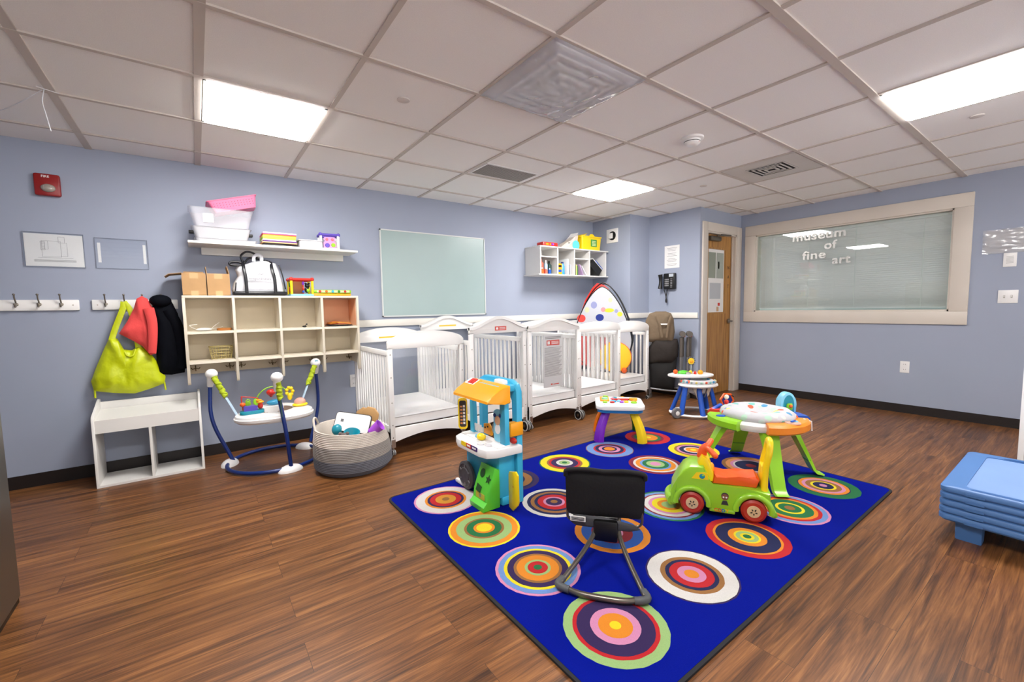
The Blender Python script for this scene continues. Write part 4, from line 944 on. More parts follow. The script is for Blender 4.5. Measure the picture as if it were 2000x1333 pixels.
def crib(x0, x1, y0, y1, hp, hk, style, label, big=(), notice=False, ylab=True, smallc=()):
    w = x1-x0; L = y1-y0
    t = thing('crib', label, 'crib', (x0, y0, 0), group='white cribs in a row along the wall')
    for nm, yy in (('footboard', .028), ('headboard', L)):
        b, zo = endboard(w, hp, hk, style); o = b.build(nm, t, loc=(0, yy, 0))
        MB(PLEX).box(.038, w-.038, -.016, -.012, .30, zo).build('clear_panel', o)
        if nm == 'headboard' and ylab:
            MB(mat('yellow_label', 'e8c23a', .5)).box(w/2-.10, w/2+.10, -.0295, -.0285, zo+.035, zo+.05).build('safety_label', o, label='yellow safety label')
        if nm == 'footboard' and style == 'wave' and not notice:
            g = MB(STK); g.box(w/2-.045, w/2+.075, -.0305, -.0285, zo+.022, zo+.058); g.box(w/2-.035, w/2-.012, -.0312, -.0304, zo+.03, zo+.05, WP)
            for q in range(3): g.box(w/2+.0, w/2+.065, -.0312, -.0304, zo+.031+.008*q, zo+.034+.008*q, WP)
            g.build('safety_label', o, label='red safety label')
        if nm == 'footboard' and notice:
            g = MB(mat('notice_grey', 'd6d6d8', .5)); X0, X1, Z0, Z1 = w/2-.135, w/2+.11, .37, .88; g.box(X0, X1, -.010, -.006, Z0, Z1)
            g.box(X0+.04, X1-.04, -.0108, -.0099, Z1-.10, Z1-.05, STK); g.box(X0+.05, X0+.08, -.0115, -.0107, Z1-.09, Z1-.06, WP)
            for q in range(3): g.box(X0+.10, X1-.05, -.0115, -.0107, Z1-.088+.011*q, Z1-.083+.011*q, WP)
            for q in range(2): g.box(X0+.02, X1-.02, -.0108, -.0099, Z1-.022-.014*q, Z1-.015-.014*q, GREYP)
            for q in range(26): g.box(X0+.012, X1-.012-.02*((q*5) % 4)*.6, -.0108, -.0099, Z1-.125-.011*q, Z1-.121-.011*q, GREYP)
            g.box(X0+.09, X0+.11, -.0108, -.0099, Z0+.02, Z0+.035, STK); g.box(X0+.12, X1-.05, -.0108, -.0099, Z0+.022, Z0+.03, STK)
            g.build('notice_sheet', o, label='printed safety notice with red heading')
    zt = hp-.07 if style == 'arch' else hp-.11
    for xx in (.006, w-.030):
        b = MB(WHITE); b.box(xx, xx+.024, .029, L-.029, zt-.04, zt, bev=.003).box(xx, xx+.024, .029, L-.029, .175, .225, bev=.003)
        b.box(xx, xx+.022, .029, .060, .225, zt-.04).box(xx, xx+.022, L-.060, L-.029, .225, zt-.04)
        n = 12
        for i in range(n):
            y = .075+(L-.15)*(i+.5)/n; b.box(xx+.006, xx+.018, y-.011, y+.011, .225, zt-.04)
        o = b.build('slatted_side', t)
        if xx > .1:
            g = MB(PAPER)
            for z0 in (.33, .47):
                q0 = L-.0290; g.box(w-.033, w-.006, q0-.0008, q0, z0, z0+.11); g.box(w-.030, w-.009, q0-.0014, q0-.0007, z0+.012, z0+.045, INK); g.box(w-.030, w-.009, q0-.0014, q0-.0007, z0+.07, z0+.10, INK); g.box(w-.026, w-.013, q0-.002, q0-.0013, z0+.022, z0+.034, RED)
            g.build('instruction_label', o, label='printed black and red instruction label')
    b = MB(MATT); b.box(.034, w-.034, .032, L-.032, .215, .305, bev=.018, seg=3)
    bmesh.ops.subdivide_edges(b.bm, edges=[e for e in b.bm.edges if e.calc_length() > .2], cuts=10, use_grid_fill=True)
    o = b.build('mattress', t)
    o2 = MB(mat('piping_grey', 'a8a6a4', .6)).tube([(x, y, .292) for x, y in [(.033, .031), (w-.033, .031)]], .0025, n=6).build('mattress_piping', o)
    for i, (cx, cy) in enumerate(((.02, .014), (w-(.034 if 1 in big else .02), .014), (.02, L-.014), (w-.02, L-.014))):
        isb = i in big; r = .05 if isb else .022
        b = MB(STEEL); b.box(cx-.016, cx+.016, cy-.0155-.001, cy-.014, .062, .125)
        b.cyl((cx, cy, .04), (cx, cy, .09), .008 if not isb else .011)
        dy = -.045 if isb else -.008
        if isb: b.box(cx-.022, cx+.022, cy-.05, cy+.012, .084, .092, mat('caster_housing', '2b2b2d', .5), bev=.003)
        c_ = b.build('caster', t)
        g = MB(BLACK if isb else GREY)
        for s_ in ((-1, 1) if isb else (0,)):
            g.lathe([(r*.9, -.009), (r, -.006), (r, .006), (r*.9, .009)], 22, M=TR((cx+s_*.017, cy+dy, r), (0, PI/2, 0)))
            g.lathe([(r*.97, -.0105), (r*.97, .0105)], 22, mat('tyre_grey', 'b5b5b3', .6) , TR((cx+s_*.017, cy+dy, r), (0, PI/2, 0)))
            g.lathe([(r*.78, -.0115), (r*.78, .0115)], 22, BLACK, TR((cx+s_*.017, cy+dy, r), (0, PI/2, 0)))
            g.lathe([(r*.3, -.013), (r*.3, .013)], 14, STEEL, TR((cx+s_*.017, cy+dy, r), (0, PI/2, 0)))
        g.build('caster_wheel', c_)
    return t
YB = 2.115
crib(1.712, 2.385, 1.215, YB, .897, .978, 'arch', 'first white crib from the left, arched top, beside the rope basket')
crib(2.390, 2.998, 1.115, YB, .985, 1.075, 'wave', 'second white crib from the left, wavy top with small red label', big=(1,))
crib(3.004, 3.666, 1.09, YB, .975, 1.045, 'wave', 'middle white crib with a printed safety notice on its clear end', big=(1,), notice=True)
crib(3.672, 4.325, 1.11, YB, .94, .99, 'arch', 'fourth white crib from the left, just left of the pop-up tent', big=(), ylab=False)
crib(4.332, 4.978, 1.215, YB, .90, .975, 'arch', 'last white crib at the right end, holding the folded tent', ylab=False)
#@@TENT
# folded pop-up tent standing in last crib
A, B = Vector((4.50, 2.03, 0)), Vector((4.925, 1.43, 0)); ex = (B-A).normalized(); wid = (B-A).length
Mt = Matrix(((ex.x, -ex.y*0-ex.y, 0, A.x), (ex.y, ex.x, 0, A.y), (0, 0, 1, 0), (0, 0, 0, 1)))
t = thing('play_tent', 'folded pop-up play tent with coloured dots standing in the last crib', 'tent'); t.matrix_world = Mt @ TR((0, 0, .307))
def egg(k=1, top=1.09, w=None):
    w = w or wid; o = []
    for i in range(49):
        a = -PI*.5+2*PI*i/48
        u = math.cos(a); v = math.sin(a)
        zz = .42+ (top-.42)*v if v > 0 else .42+.41*v
        if v > 0: u = max(0, 1-v**1.35)**.62*(1 if u >= 0 else -1)
        o.append((w/2+w/2*u, zz))
    return o[:-1]
E0 = egg()
b = MB(mat('tent_white', 'bcbec6', .6)); b.prism(E0, .004, M=TR((0, .0, 0)) @ XZ)
P_ = lambda n_, c: mat('tent_'+n_, c, .6)
for (u, v, r, ry, mm) in ((.36, .86, .04, .045, P_('lav', '8a8eb8')), (.52, .80, .03, .03, P_('rose', 'd08f94')), (.74, .78, .022, .024, P_('lav2', '9296bc')), (.24, .80, .03, .035, P_('cream', 'c4c8a0')), (.14, .69, .055, .05, P_('red', 'e04038')), (.46, .70, .052, .045, P_('navy', '122c82')), (.80, .74, .033, .03, P_('ylw', 'd8d040')), (.62, .79, .06, .026, P_('ylw2', 'c8cc30')), (.64, .92, .025, .03, P_('cream', 'c4c8a0'))):
    b.prism(circ(r, 20, u*wid, v, ry), .0015, mm, M=TR((0, -.004, 0)) @ XZ)
for q in range(7): b.box(.03+.058*q, .062+.058*q, -.006, -.0045, .06+.01*abs(3-q), .56, P_('stripe', 'c8403a'))
b.build('tent_panel', t)
b = MB(P_('yellow', 'f2c614')); Ey = [(wid*.72+.2*math.cos(a), .20+.19*math.sin(a)) for a in [2*PI*i/28 for i in range(28)]]
b.prism(Ey, .02, M=TR((0, -.022, 0)) @ XZ, bev=.004); b.tube([(x, -.032, z) for x, z in Ey], .008, ORANGE, closed=True, n=8); b.build('yellow_panel', t, label='round yellow mesh panel with orange piping')
b = MB(BLACK); b.tube([(x, 0, z) for x, z in E0], .0075, closed=True, n=8); b.tube([(x*.98+.02, .018, z*1.02+.03) for x, z in E0], .0075, closed=True, n=8)
b.tube([(x*.96+.045, .03, z*1.0+.035) for x, z in E0], .006, closed=True, n=8); b.build('wire_hoop', t)
b = MB(P_('redtop', 'd8281c')); b.pillow([(.07, .70), (.15, .93), (.24, 1.08), (.30, 1.14), (.38, 1.12), (.45, 1.06), (.33, .98), (.2, .85)], .02, M=TR((0, .03, 0)), wr=.01); b.build('red_canopy', t)
b = MB(ORANGE); b.sph((wid*.88, -.06, .035), .035).sph((wid*.76, -.06, .022), .022); b.build('orange_ball', t)
# folded high chair
t = thing('high_chair', 'folded tan and brown high chair leaning in the closet corner', 'high chair', (5.15, 1.12, 0), math.radians(-52))
TAN = mat('tan_fabric', '71604c', .85, bump=(40, .5, .005)); BRN = mat('dark_brown_fabric', '241c18', .8, bump=(40, .4, .004)); TUB = mat('chair_tube', '8f8f92', .3, .7); JNT = mat('joint_taupe', '57504a', .5)
out = [(-.135, .0), (.12, .0), (.135, .12), (.125, .27), (.10, .34), (.05, .365), (-.04, .365), (-.10, .34), (-.135, .26), (-.145, .12)]
b = MB(TAN); b.pillow([(x*1.25, z*1.03+.70) for x, z in out], .06, M=TR((-.05, -.02, 0)), wr=.015, ws=11, sub=4, rings=9, power=.4); b.build('backrest', t, ang=70)
b = MB(TAN); b.tube([(-.10, -.085, 1.02), (-.06, -.10, .92), (-.03, -.09, .76)], .014, flat=.4, upv=(0, 1, 0), smooth=3).tube([(.07, -.085, 1.02), (.04, -.10, .92), (.02, -.09, .76)], .014, flat=.4, upv=(0, 1, 0), smooth=3); b.box(-.07, .05, -.102, -.092, .915, .93, PAPER); b.build('harness_strap', t)
b = MB(BRN); b.pillow([(-.18, .42), (.10, .44), (.16, .52), (.17, .66), (.15, .74), (-.12, .74), (-.20, .60)], .08, wr=.012, ws=8, seed=3, rings=8, sub=4, power=.4); b.pillow([(-.17, .10), (.12, .12), (.15, .5), (-.18, .5)], .06, mat('black_fabric', '0e0c0c', .8), wr=.01, seed=6); b.build('seat', t, ang=70)
for x, y, lean in ((.19, -.05, .0), (.215, .03, .0), (.27, -.03, .0), (.30, .05, .0)):
    b = MB(TUB); b.cyl((x-.01, y, .05), (x, y, .74), .0135); b.cyl((x, y, .52), (x, y, .76), .018, JNT); b.lathe([(.02, 0), (.022, .03), (.018, .05)], 14, JNT, TR((x-.01, y, .0))); b.build('leg', t)
for x, y in ((.205, -.02), (.285, .0)):
    b = MB(JNT); b.cyl((x, y-.07, .80), (x, y+.05, .80), .034, n=20); b.sph((x+.02, y-.05, .775), .010, RED, n=10); b.build('hinge', t)
b = MB(TUB); b.tube([(-.16, -.06, .13), (.0, -.075, .115), (.19, -.06, .10)], .012, smooth=4); b.tube([(-.14, .05, .13), (.20, .05, .12)], .012); b.build('cross_tube', t)
b = MB(TUB); b.cyl((-.17, .0, .05), (-.15, .0, .74), .013).cyl((-.155, .05, .05), (-.14, .05, .74), .013).lathe([(.02, 0), (.022, .03), (.018, .05)], 14, JNT, TR((-.17, 0, 0))).lathe([(.02, 0), (.022, .03), (.018, .05)], 14, JNT, TR((-.155, .05, 0))); b.build('rear_legs', t)
#@@RUG
# ================================================================== rug
RX0, RX1, RY0, RY1 = 1.40, 3.895, -1.345, .475
pal = dict(pink='d88cb4', white='dcd8d4', orange='e88c18', purple='2c1250', red='c4101c', amber='d89428', brown='9c6a34', yellow='f0dc10', lg='9cc078', green='10703c', navy='04104c', blue='6c94d0', dblue='1c58b4', dred='8c0c20', maroon='781038', peach='e89858')
pal = {k: ''.join('%02x' % int(int(v[i:i+2], 16)*.88) for i in (0, 2, 4)) for k, v in pal.items()}
def C_(n): return mat('rug_'+n, pal[n], .95, bump=(700, .6, .002), var=.12, varscale=400)
rings = {
 (0, 0): 'pink 1 white .94 orange .66 purple .58 red .5 amber .33 brown .12', (0, 1): 'yellow 1 orange .94 lg .78 brown .56 green .49 orange .30 yellow .22',
 (0, 2): 'pink 1 blue .93 yellow .80 purple .72 brown .57 orange .50 lg .31 red .24 green .10', (0, 3): 'lg 1 red .82 purple .74 pink .48 orange .33 yellow .11',
 (1, 0): 'purple 1 navy .84 brown .76 navy .5 amber .25', (1, 1): 'white 1 navy .85 brown .74 navy .62 red .52 pink .34 purple .26 brown .11',
 (1, 2): 'orange 1 dblue .82 dred .55 pink .30 white .24 dred .14', (1, 3): 'purple 1 white .96 brown .68 navy .57 red .48 pink .31 orange .16',
 (2, 0): 'green 1 yellow .95 brown .70 red .62 purple .53 white .33 lg .22 green .10', (2, 1): 'red 1 white .8 navy .6 orange .4 green .2',
 (2, 2): 'green 1 blue .92 dred .80 white .74 pink .60 yellow .50 orange .34 lg .22', (2, 3): 'red 1 orange .82 navy .76 orange .46 yellow .32 lg .27 yellow .17 green .10',
 (3, 0): 'brown 1 blue .97 red .68 navy .60 pink .46 navy .32 orange .23', (3, 1): 'dred 1 maroon .92 white .83 orange .74 blue .58 green .49 lg .34 pink .20',
 (3, 2): 'navy 1 white .97 navy .86 peach .6 red .3', (3, 3): 'pink 1 blue .93 red .80 orange .70 green .60 yellow .38 green .30 brown .14',
 (4, 0): 'red 1 maroon .72 green .60 orange .46 yellow .16', (4, 1): 'yellow 1 brown .76 pink .66 navy .56 white .38 orange .31 yellow .12',
 (4, 2): 'brown 1 peach .86 pink .70 white .60 navy .54 dred .18', (4, 3): 'green 1 purple .73 orange .70 pink .60 brown .50 yellow .36 navy .29 pink .11'}
b = MB(C_('navy')); RB = mat('rug_field_blue', '00107c', .95, bump=(700, .6, .002), var=.1, varscale=400)
RB.node_tree.nodes['Principled BSDF'].inputs['Specular IOR Level'].default_value = .08
b.prism(rrect(RX1-RX0, RY1-RY0, .05, 5, (RX0+RX1)/2, (RY0+RY1)/2), .009, mat('rug_binding', '15161c', .9), M=TR((0, 0, .0005)))
b.prism(rrect(RX1-RX0-.026, RY1-RY0-.026, .04, 5, (RX0+RX1)/2, (RY0+RY1)/2), .0012, RB, M=TR((0, 0, .0093)))
cxs = (1.675, 2.160, 2.645, 3.133, 3.62); cys = (.232, -.196, -.632, -1.066)
for (i, j), sp in rings.items():
    q = sp.split()
    for k in range(0, len(q), 2):
        r = .186*float(q[k+1]); n_ = max(24, int(64*float(q[k+1])))
        b.prism([(cxs[i]+r*math.cos(2*PI*a/n_)*(1+.006*math.sin(a*2.3+k)), cys[j]+r*math.sin(2*PI*a/n_)*(1+.006*math.cos(a*1.7+k))) for a in range(n_)], .0004*(k//2+1), C_(q[k]), M=TR((0, 0, .0103)))
o = b.build('area_rug'); tag(o, 'royal blue area rug with rows of multicolour concentric circles', 'rug')
RZ = .0105+.0025
#@@TOYS
# ================================================================== learning food truck toy
t = thing('play_kitchen_toy', 'blue play food truck with yellow awning and white counter on the rug', 'toy', (1.885, .125, RZ+.001), math.radians(-90)); t.scale = (1.0, .82, 1.0)
AQ2 = mat('aqua_inner', '1c88b4', .4)
# local: -y front (world -x), x width
def hoop(x_out, x_in, z0, z1, zi, y0, y1, mt=AQUA):
    o = [(-x_out, z0), (-x_out, z1-.06), (-x_out+.02, z1-.02), (-x_out+.07, z1), (x_out-.07, z1), (x_out-.02, z1-.02), (x_out, z1-.06), (x_out, z0), (x_in, z0), (x_in, zi-.06), (x_in-.05, zi), (-x_in+.05, zi), (-x_in, zi-.06), (-x_in, z0)]
    return MB(mt).prism(o, y1-y0, M=TR((0, y1, 0)) @ XZ, bev=.005)
b = MB(AQUA); b.box(-.185, .185, -.02, .12, .045, .33, bev=.012); b.box(-.19, .19, .0, .13, .0, .05, bev=.01); b.build('truck_base', t)
hoop(.205, .165, .0, .715, .66, .12, .17).build('rear_arch', t)
MB(AQ2).box(-.165, .165, .152, .165, .02, .30, bev=.003).build('rear_panel', t)
for s_ in (-1, 1): MB(AQUA).prism([(-.0, .35), (.055, .35), (.05, .60), (.02, .66), (-.0, .66)] if s_ > 0 else [(0, .35), (.045, .35), (.03, .62), (0, .64)], .04, M=TR((.15 if s_ > 0 else -.185, .06, 0)) @ XZ, bev=.005).build('front_post', t)
MB(AQUA).box(-.17, .19, -.02, .15, .655, .695, bev=.012).build('roof_beam', t)
b = MB(AMBER); pr_ = [(.05, .70), (-.03, .692), (-.10, .655), (-.14, .630), (-.142, .616), (-.09, .612), (.0, .60), (.05, .60)]
b.prism(pr_, .385, M=TR((-.155, 0, 0)) @ Matrix(((0, 0, 1, 0), (1, 0, 0, 0), (0, 1, 0, 0), (0, 0, 0, 1))), bev=.008); b.box(-.15, -.02, -.055, .03, -.0, .028, M=TR((0, 0, .672), (math.radians(22), 0, 0)), bev=.01); b.build('awning', t)
b = MB(RED); MM = TR((0, 0, .672), (math.radians(22), 0, 0)); b.box(-.135, -.035, -.045, .018, .028, .031, WP, M=MM).box(-.105, -.075, -.04, .012, .031, .035, M=MM).box(-.07, -.045, -.04, .012, .031, .035, M=MM); b.build('register_buttons', t)
MB(WP).box(.06, .15, .05, .1, .68, .72, bev=.01).build('roof_knob', t)
# menu board
b = MB(YELLOW); b.prism(rrect(.066, .195, .02, 5, 0, .485), .014, M=TR((-.165, -.055, 0), (0, 0, .95)) @ XZ, bev=.003); b.build('menu_frame', t)
b = MB(mat('menu_print', '3a3230', .5)); b.T = TR((-.165, -.055, 0), (0, 0, .95)); b.prism(rrect(.048, .165, .012, 5, 0, .485), .002, M=TR((0, -.0145, 0)) @ XZ)
for q in range(6): b.box(-.018, -.002, -.0178, -.0165, .42+.021*q, .43+.021*q, mat('menu_orange', 'd88a4c', .5)).box(.002, .016, -.0178, -.0165, .42+.021*q, .434+.021*q, PAPER)
b.build('menu_print', t)
# counter
co = [(-.21, -.05), (-.18, -.11), (-.11, -.145), (.13, -.145), (.19, -.125), (.22, -.06), (.23, .14), (.12, .14), (.12, .06), (-.16, .06), (-.18, .10), (-.21, .08)]
b = MB(WP); b.prism(co, .05, M=TR((0, 0, .300), ), bev=.008); b.box(-.20, .21, -.05, .06, .35, .357, bev=.003)
for (x, y, r) in ((.02, -.045, .026), (.075, -.085, .024), (.08, -.02, .026), (.13, -.06, .022)): b.lathe([(r, .350), (r, .3580)], 20, mat('counter_dimple', 'd4d4d8', .4), TR((x, y, 0)))
for q in range(5): b.box(-.17+.022*q, -.16+.022*q, .03, .04, .37, .415)
b.box(-.175, -.06, .04, .048, .37, .40); b.build('counter', t)
b = MB(RED); b.box(-.06, .0, -.1475, -.1445, .327, .352, YELLOW).box(.0, .055, -.1475, -.1445, .327, .352, RED).box(.055, .12, -.1475, -.1445, .327, .352, mat('dark_purple_print', '3c1c6c', .5)); b.box(.01, .045, -.149, -.147, .335, .345, WP).box(.068, .108, -.149, -.147, .335, .345, WP); b.build('counter_label', t)
MB(YELLOW).sph((.02, -.035, .375), (.032, .032, .022)).box(-.02, .0, -.06, -.04, .365, .385, AQUA2, bev=.006).build('food_dome', t)
b = MB(AMBER); b.prism([(-.05, .37), (.03, .37), (.035, .41), (.0, .44), (-.05, .43)], .02, M=TR((0, .06, 0)) @ XZ, bev=.004); b.sph((.06, .05, .42), (.028, .012, .034), LGREY).sph((-.03, .038, .41), .006, BLACK, n=8).sph((.0, .038, .42), .006, BLACK, n=8); b.build('play_characters', t)
b = MB(AQUA2); b.T = TR((.045, -.035, -.01), (0, 0, .45)); b.prism(rrect(.06, .19, .025, 5, .105, .47), .008, M=TR((0, .012, 0)) @ XZ)   # plain printed strip instead of the character
b.sph((.105, .0, .50), (.02, .004, .028), mat('pup_tan', 'c89c78', .6), n=14).sph((.105, .001, .45), (.02, .004, .03), PAPER, n=14).sph((.085, .0, .53), (.01, .004, .012), NAVY, n=10).sph((.125, .0, .53), (.01, .004, .012), NAVY, n=10)
b.build('printed_strip', t, label='pale blue printed strip')
# wheel
b = MB(mat('toy_tyre', '3c3c40', .5)); b.lathe([(.075, 0), (.088, .008), (.088, .03), (.072, .04), (.068, .034), (.05, .034), (.045, .04), (.02, .04), (.001, .044)], 30, M=TR((-.145, -.03, .095), (PI/2, 0, 0)))
for q in range(6): b.box(-.004, .004, .045, .066, .034, .039, GREY, M=TR((-.145, -.03, .095), (PI/2, 0, 0)) @ TR(rot=(0, 0, q*PI/3)))
b.build('toy_wheel', t)
# green bin
b = MB(LIME2); gx0, gx1 = .045, .19; prof = [(-.02, 0), (-.02, .22), (-.06, .235), (-.125, .10), (-.125, .045), (-.165, .03), (-.16, .0)]
b.prism(prof, gx1-gx0, M=TR((gx0, 0, 0)) @ Matrix(((0, 0, 1, 0), (1, 0, 0, 0), (0, 1, 0, 0), (0, 0, 0, 1))), bev=.006); b.build('shape_sorter', t)
b = MB(mat('sorter_dark', '0c3c14', .6)); dirv = Vector((0, -.085, -.135)).normalized(); dirv = Vector((0, -.065, -.135)).normalized(); MS = Matrix(((1, 0, 0, 0), (0, dirv.y*-1, -.901, -.0945), (0, dirv.z*-1, .434, .17), (0, 0, 0, 1))); MS = TR((.095, 0, 0)) @ MS
b.prism(circ(.022, 18, .0, .02, .026), .002, M=MS); st = [((.028 if i % 2 == 0 else .013)*math.cos(PI/2+i*PI/5)+.07, (.028 if i % 2 == 0 else .013)*math.sin(PI/2+i*PI/5)+.0) for i in range(10)]
b.prism(st, .002, M=MS); b.prism([(-.02, -.045), (.03, -.055), (.025, -.09), (-.02, -.085)], .002, M=MS); b.build('sorting_holes', t)
b = MB(mat('sorter_print', 'b8a83c', .5)); b.box(.07, .16, -.1275, -.1245, .05, .085); b.lathe([(.012, 0), (.012, .002)], 12, LGREY, TR((.115, -.127, .07), (PI/2, 0, 0))); b.build('sorter_sticker', t)
b = MB(WP); b.box(-.30, -.185, -.05, -.02, .0, .028, bev=.01); b.build('stabiliser_foot', t)
b = MB(AMBER); b.box(.165, .215, .06, .17, .40, .48, bev=.008); b.build('side_shelf', t)
b = MB(RED); b.sph((.20, .09, .375), (.03, .02, .018)); b.build('red_knob', t)
b = MB(YELLOW); b.prism([(0, 0), (.05, -.005), (.11, .05), (.12, .07), (.115, .22), (.09, .235), (.01, .21), (0, .19)], .012, M=TR((.215, .03, .002)) @ Matrix(((.98, 0, .2, 0), (-.2, 0, .98, 0), (0, 1, 0, 0), (0, 0, 0, 1))), bev=.004); b.sph((.275, .035, .14), .018, ORANGE); b.build('side_door', t, label='yellow open side door')
# ================================================================== activity table
t = thing('activity_table', 'white topped baby activity table with four differently coloured legs', 'toy', (3.465, .415, 0), math.radians(-46))
b = MB(WP); b.prism(rrect(.40, .40, .06, 6), .032, M=TR((0, 0, .285)), bev=.009); b.build('table_top', t)
MB(mat('table_blue_band', '1874b8', .35)).prism(rrect(.375, .375, .06, 6), .03, M=TR((0, 0, .258)), bev=.004).build('table_band', t)
def tleg(ax, ay, mt, zf):
    b = MB(mt); k = 10; L1 = []; a = math.atan2(ay, ax)
    b.T = TR((0, 0, 0), (0, 0, a)); d0 = math.hypot(ax, ay)
    vs = []
    for i in range(k+1):
        u = i/k; z = .262*(1-u)+zf*u; rr = d0-.075+.10*math.sin(u*PI/2); wv = .034+.012*u; dp = .022
        vs.append([b.bm.verts.new(b.T @ Vector((rr+dx, dy, z))) for dx, dy in ((-dp, -wv), (-dp*.2, -wv), (dp, -wv*.6), (dp*1.25, 0), (dp, wv*.6), (-dp*.2, wv), (-dp, wv))])
    fs = []; n = 7
    for p, q in zip(vs, vs[1:]):
        for i in range(n): fs.append(b.bm.faces.new((p[i], p[(i+1) % n], q[(i+1) % n], q[i])))
    fs.append(b.bm.faces.new(vs[0])); fs.append(b.bm.faces.new(vs[-1])); b._f(fs, None); return b
for ax, ay, mt, zf, nm in ((-.165, -.165, PURPLE, RZ, 'purple leg'), (.165, -.165, YELLOW, RZ, 'yellow leg'), (-.165, .165, mat('leg_orange', 'f07a10', .35), 0.001, 'orange leg'), (.165, .165, GREEN, RZ-.002, 'green leg')):
    tleg(ax, ay, mt, zf).build('leg', t, label=nm)
b = MB(WP); z = .3175
b.prism(rrect(.33, .25, .03, 4, 0, .03), .003, mat('panel_pale', 'd5e4ea', .4), M=TR((0, 0, z)))
b.text('ABCDEFGHIJKLMNOPQRSTUVWXYZ', .017, TR((0, -.135, z+.001)), mat('faint_blue_print', '6c8cc0', .5), depth=.0004)
b.build('play_surface', t)
b = MB(AMBER); rnd = random.Random(3); z = .3205
b.box(-.16, -.08, -.02, .14, z, z+.012, AMBER, bev=.004).lathe([(.03, 0), (.024, .012)], 18, mat('mint_button', '8cd0b0', .4), TR((-.12, .03, z+.012))).lathe([(.024, 0), (.02, .012)], 18, LIME, TR((-.11, .11, z+.012)))
b.prism([(-.06, .02), (.08, .03), (.10, .06), (.02, .05), (-.06, .05)], .014, RED, M=TR((0, 0, z)), bev=.002).prism([(.0, .075), (.09, .075), (.1, .11), (.0, .12)], .014, WP, M=TR((0, 0, z)), bev=.003)
b.prism(rrect(.07, .05, .02, 4, .125, .04), .022, AMBER, M=TR((0, 0, z)), bev=.005)
for (x, y, r, c) in ((-.05, -.03, .028, AQUA), (-.06, -.065, .02, RED), (.02, -.05, .018, LILAC), (.0, -.01, .018, AQUA2), (.06, -.04, .020, YELLOW), (.12, -.06, .026, LIME), (.13, .0, .018, AMBER), (-.03, .11, .022, TEAL), (.13, .11, .018, AQUA), (.04, .135, .02, AMBER), (-.12, -.065, .02, LIME), (-.05, .075, .018, PINK)):
    b.lathe([(r, 0), (r*.95, .010), (r*.5, .014)], 18, c, TR((x, y, z)))
b.build('buttons', t)
#@@SAUCER
# ================================================================== activity saucer (green legs)
t = thing('activity_saucer', 'baby activity saucer with lime green legs and patterned seat on the rug', 'toy', (3.52, -.705, RZ), math.radians(-45))
# local x axis -> world (.707,-.707); feet on local axes
PATF = mat('seat_fabric', 'b8b8bc', .8, bump=(18, .7, .01))
def leaf_print(m):
    nt = m.node_tree; b_ = nt.nodes['Principled BSDF']; tc = nt.nodes.new('ShaderNodeTexCoord'); v = nt.nodes.new('ShaderNodeTexVoronoi'); v.inputs['Scale'].default_value = 17
    nt.links.new(tc.outputs['Object'], v.inputs['Vector']); r = nt.nodes.new('ShaderNodeValToRGB'); r.color_ramp.interpolation = 'CONSTANT'; e = r.color_ramp.elements
    cl = ('b8c8c4', 'd8583c', '70b0a8', '4888b0', 'c8c8c0', 'd8c468', 'a8c8b4', 'd8583c')
    e[0].color = lin(cl[0]); e[1].position = .999; e[1].color = lin(cl[0])
    for i in range(1, 8): x = e.new(i/8); x.color = lin(cl[i])
    sp = nt.nodes.new('ShaderNodeSeparateColor'); nt.links.new(v.outputs['Color'], sp.inputs[0]); nt.links.new(sp.outputs[0], r.inputs[0])
    lt = nt.nodes.new('ShaderNodeMath'); lt.operation = 'LESS_THAN'; lt.inputs[1].default_value = .36; nt.links.new(v.outputs['Distance'], lt.inputs[0])
    mx = nt.nodes.new('ShaderNodeMixRGB'); mx.inputs[1].default_value = lin('b6b6ba'); nt.links.new(lt.outputs[0], mx.inputs[0]); nt.links.new(r.outputs[0], mx.inputs[2]); nt.links.new(mx.outputs[0], b_.inputs['Base Color'])
leaf_print(PATF)
for k, a in enumerate((PI, -PI/2, 0, PI/2)):
    ca, sa = math.cos(a), math.sin(a); b = MB(LIME); b.T = TR((0, 0, 0), (0, 0, a)); vs = []
    for (r, z, w, d) in ((.20, .335, .058, .02), (.24, .27, .052, .016), (.30, .15, .045, .013), (.352, .04, .042, .010), (.372, .016, .042, .007), (.41, .008, .040, .004)):
        vs.append([b.bm.verts.new(b.T @ Vector((r+dx, dy, z+dz))) for dx, dy, dz in ((-d, -w, 0), (d, -w*.8, 0 if r < .36 else d), (d, w*.8, 0 if r < .36 else d), (-d, w, 0))])
    vs[-1] = vs[-1]; fs = [b.bm.faces.new((p[i], p[(i+1) % 4], q[(i+1) % 4], q[i])) for p, q in zip(vs, vs[1:]) for i in range(4)]+[b.bm.faces.new(vs[0]), b.bm.faces.new(vs[-1])]
    b._f(fs, None)
    for q in range(3): b.box(.245+.035*q-.006, .25+.035*q, -.04, .04, .25-.075*q, .262-.075*q, GREEN)
    b.build('leg', t)
TZ = .345
def arc_seg(a0, a1, r0, r1, z0, z1, mt, name, n=14, lab=None):
    b = MB(mt); vs = []
    for i in range(n+1):
        a = a0+(a1-a0)*i/n
        sec = [(r0, z0), (r1-.015, z0), (r1, z0+.012), (r1, z1-.015), (r1-.015, z1), (r0, z1)]
        vs.append([b.bm.verts.new((r*math.cos(a), r*math.sin(a), z)) for r, z in sec])
    m_ = 6; b._f([b.bm.faces.new((p[i], p[(i+1) % m_], q[(i+1) % m_], q[i])) for p, q in zip(vs, vs[1:]) for i in range(m_)]+[b.bm.faces.new(vs[0]), b.bm.faces.new(vs[-1])], None)
    return b.build(name, t, label=lab)
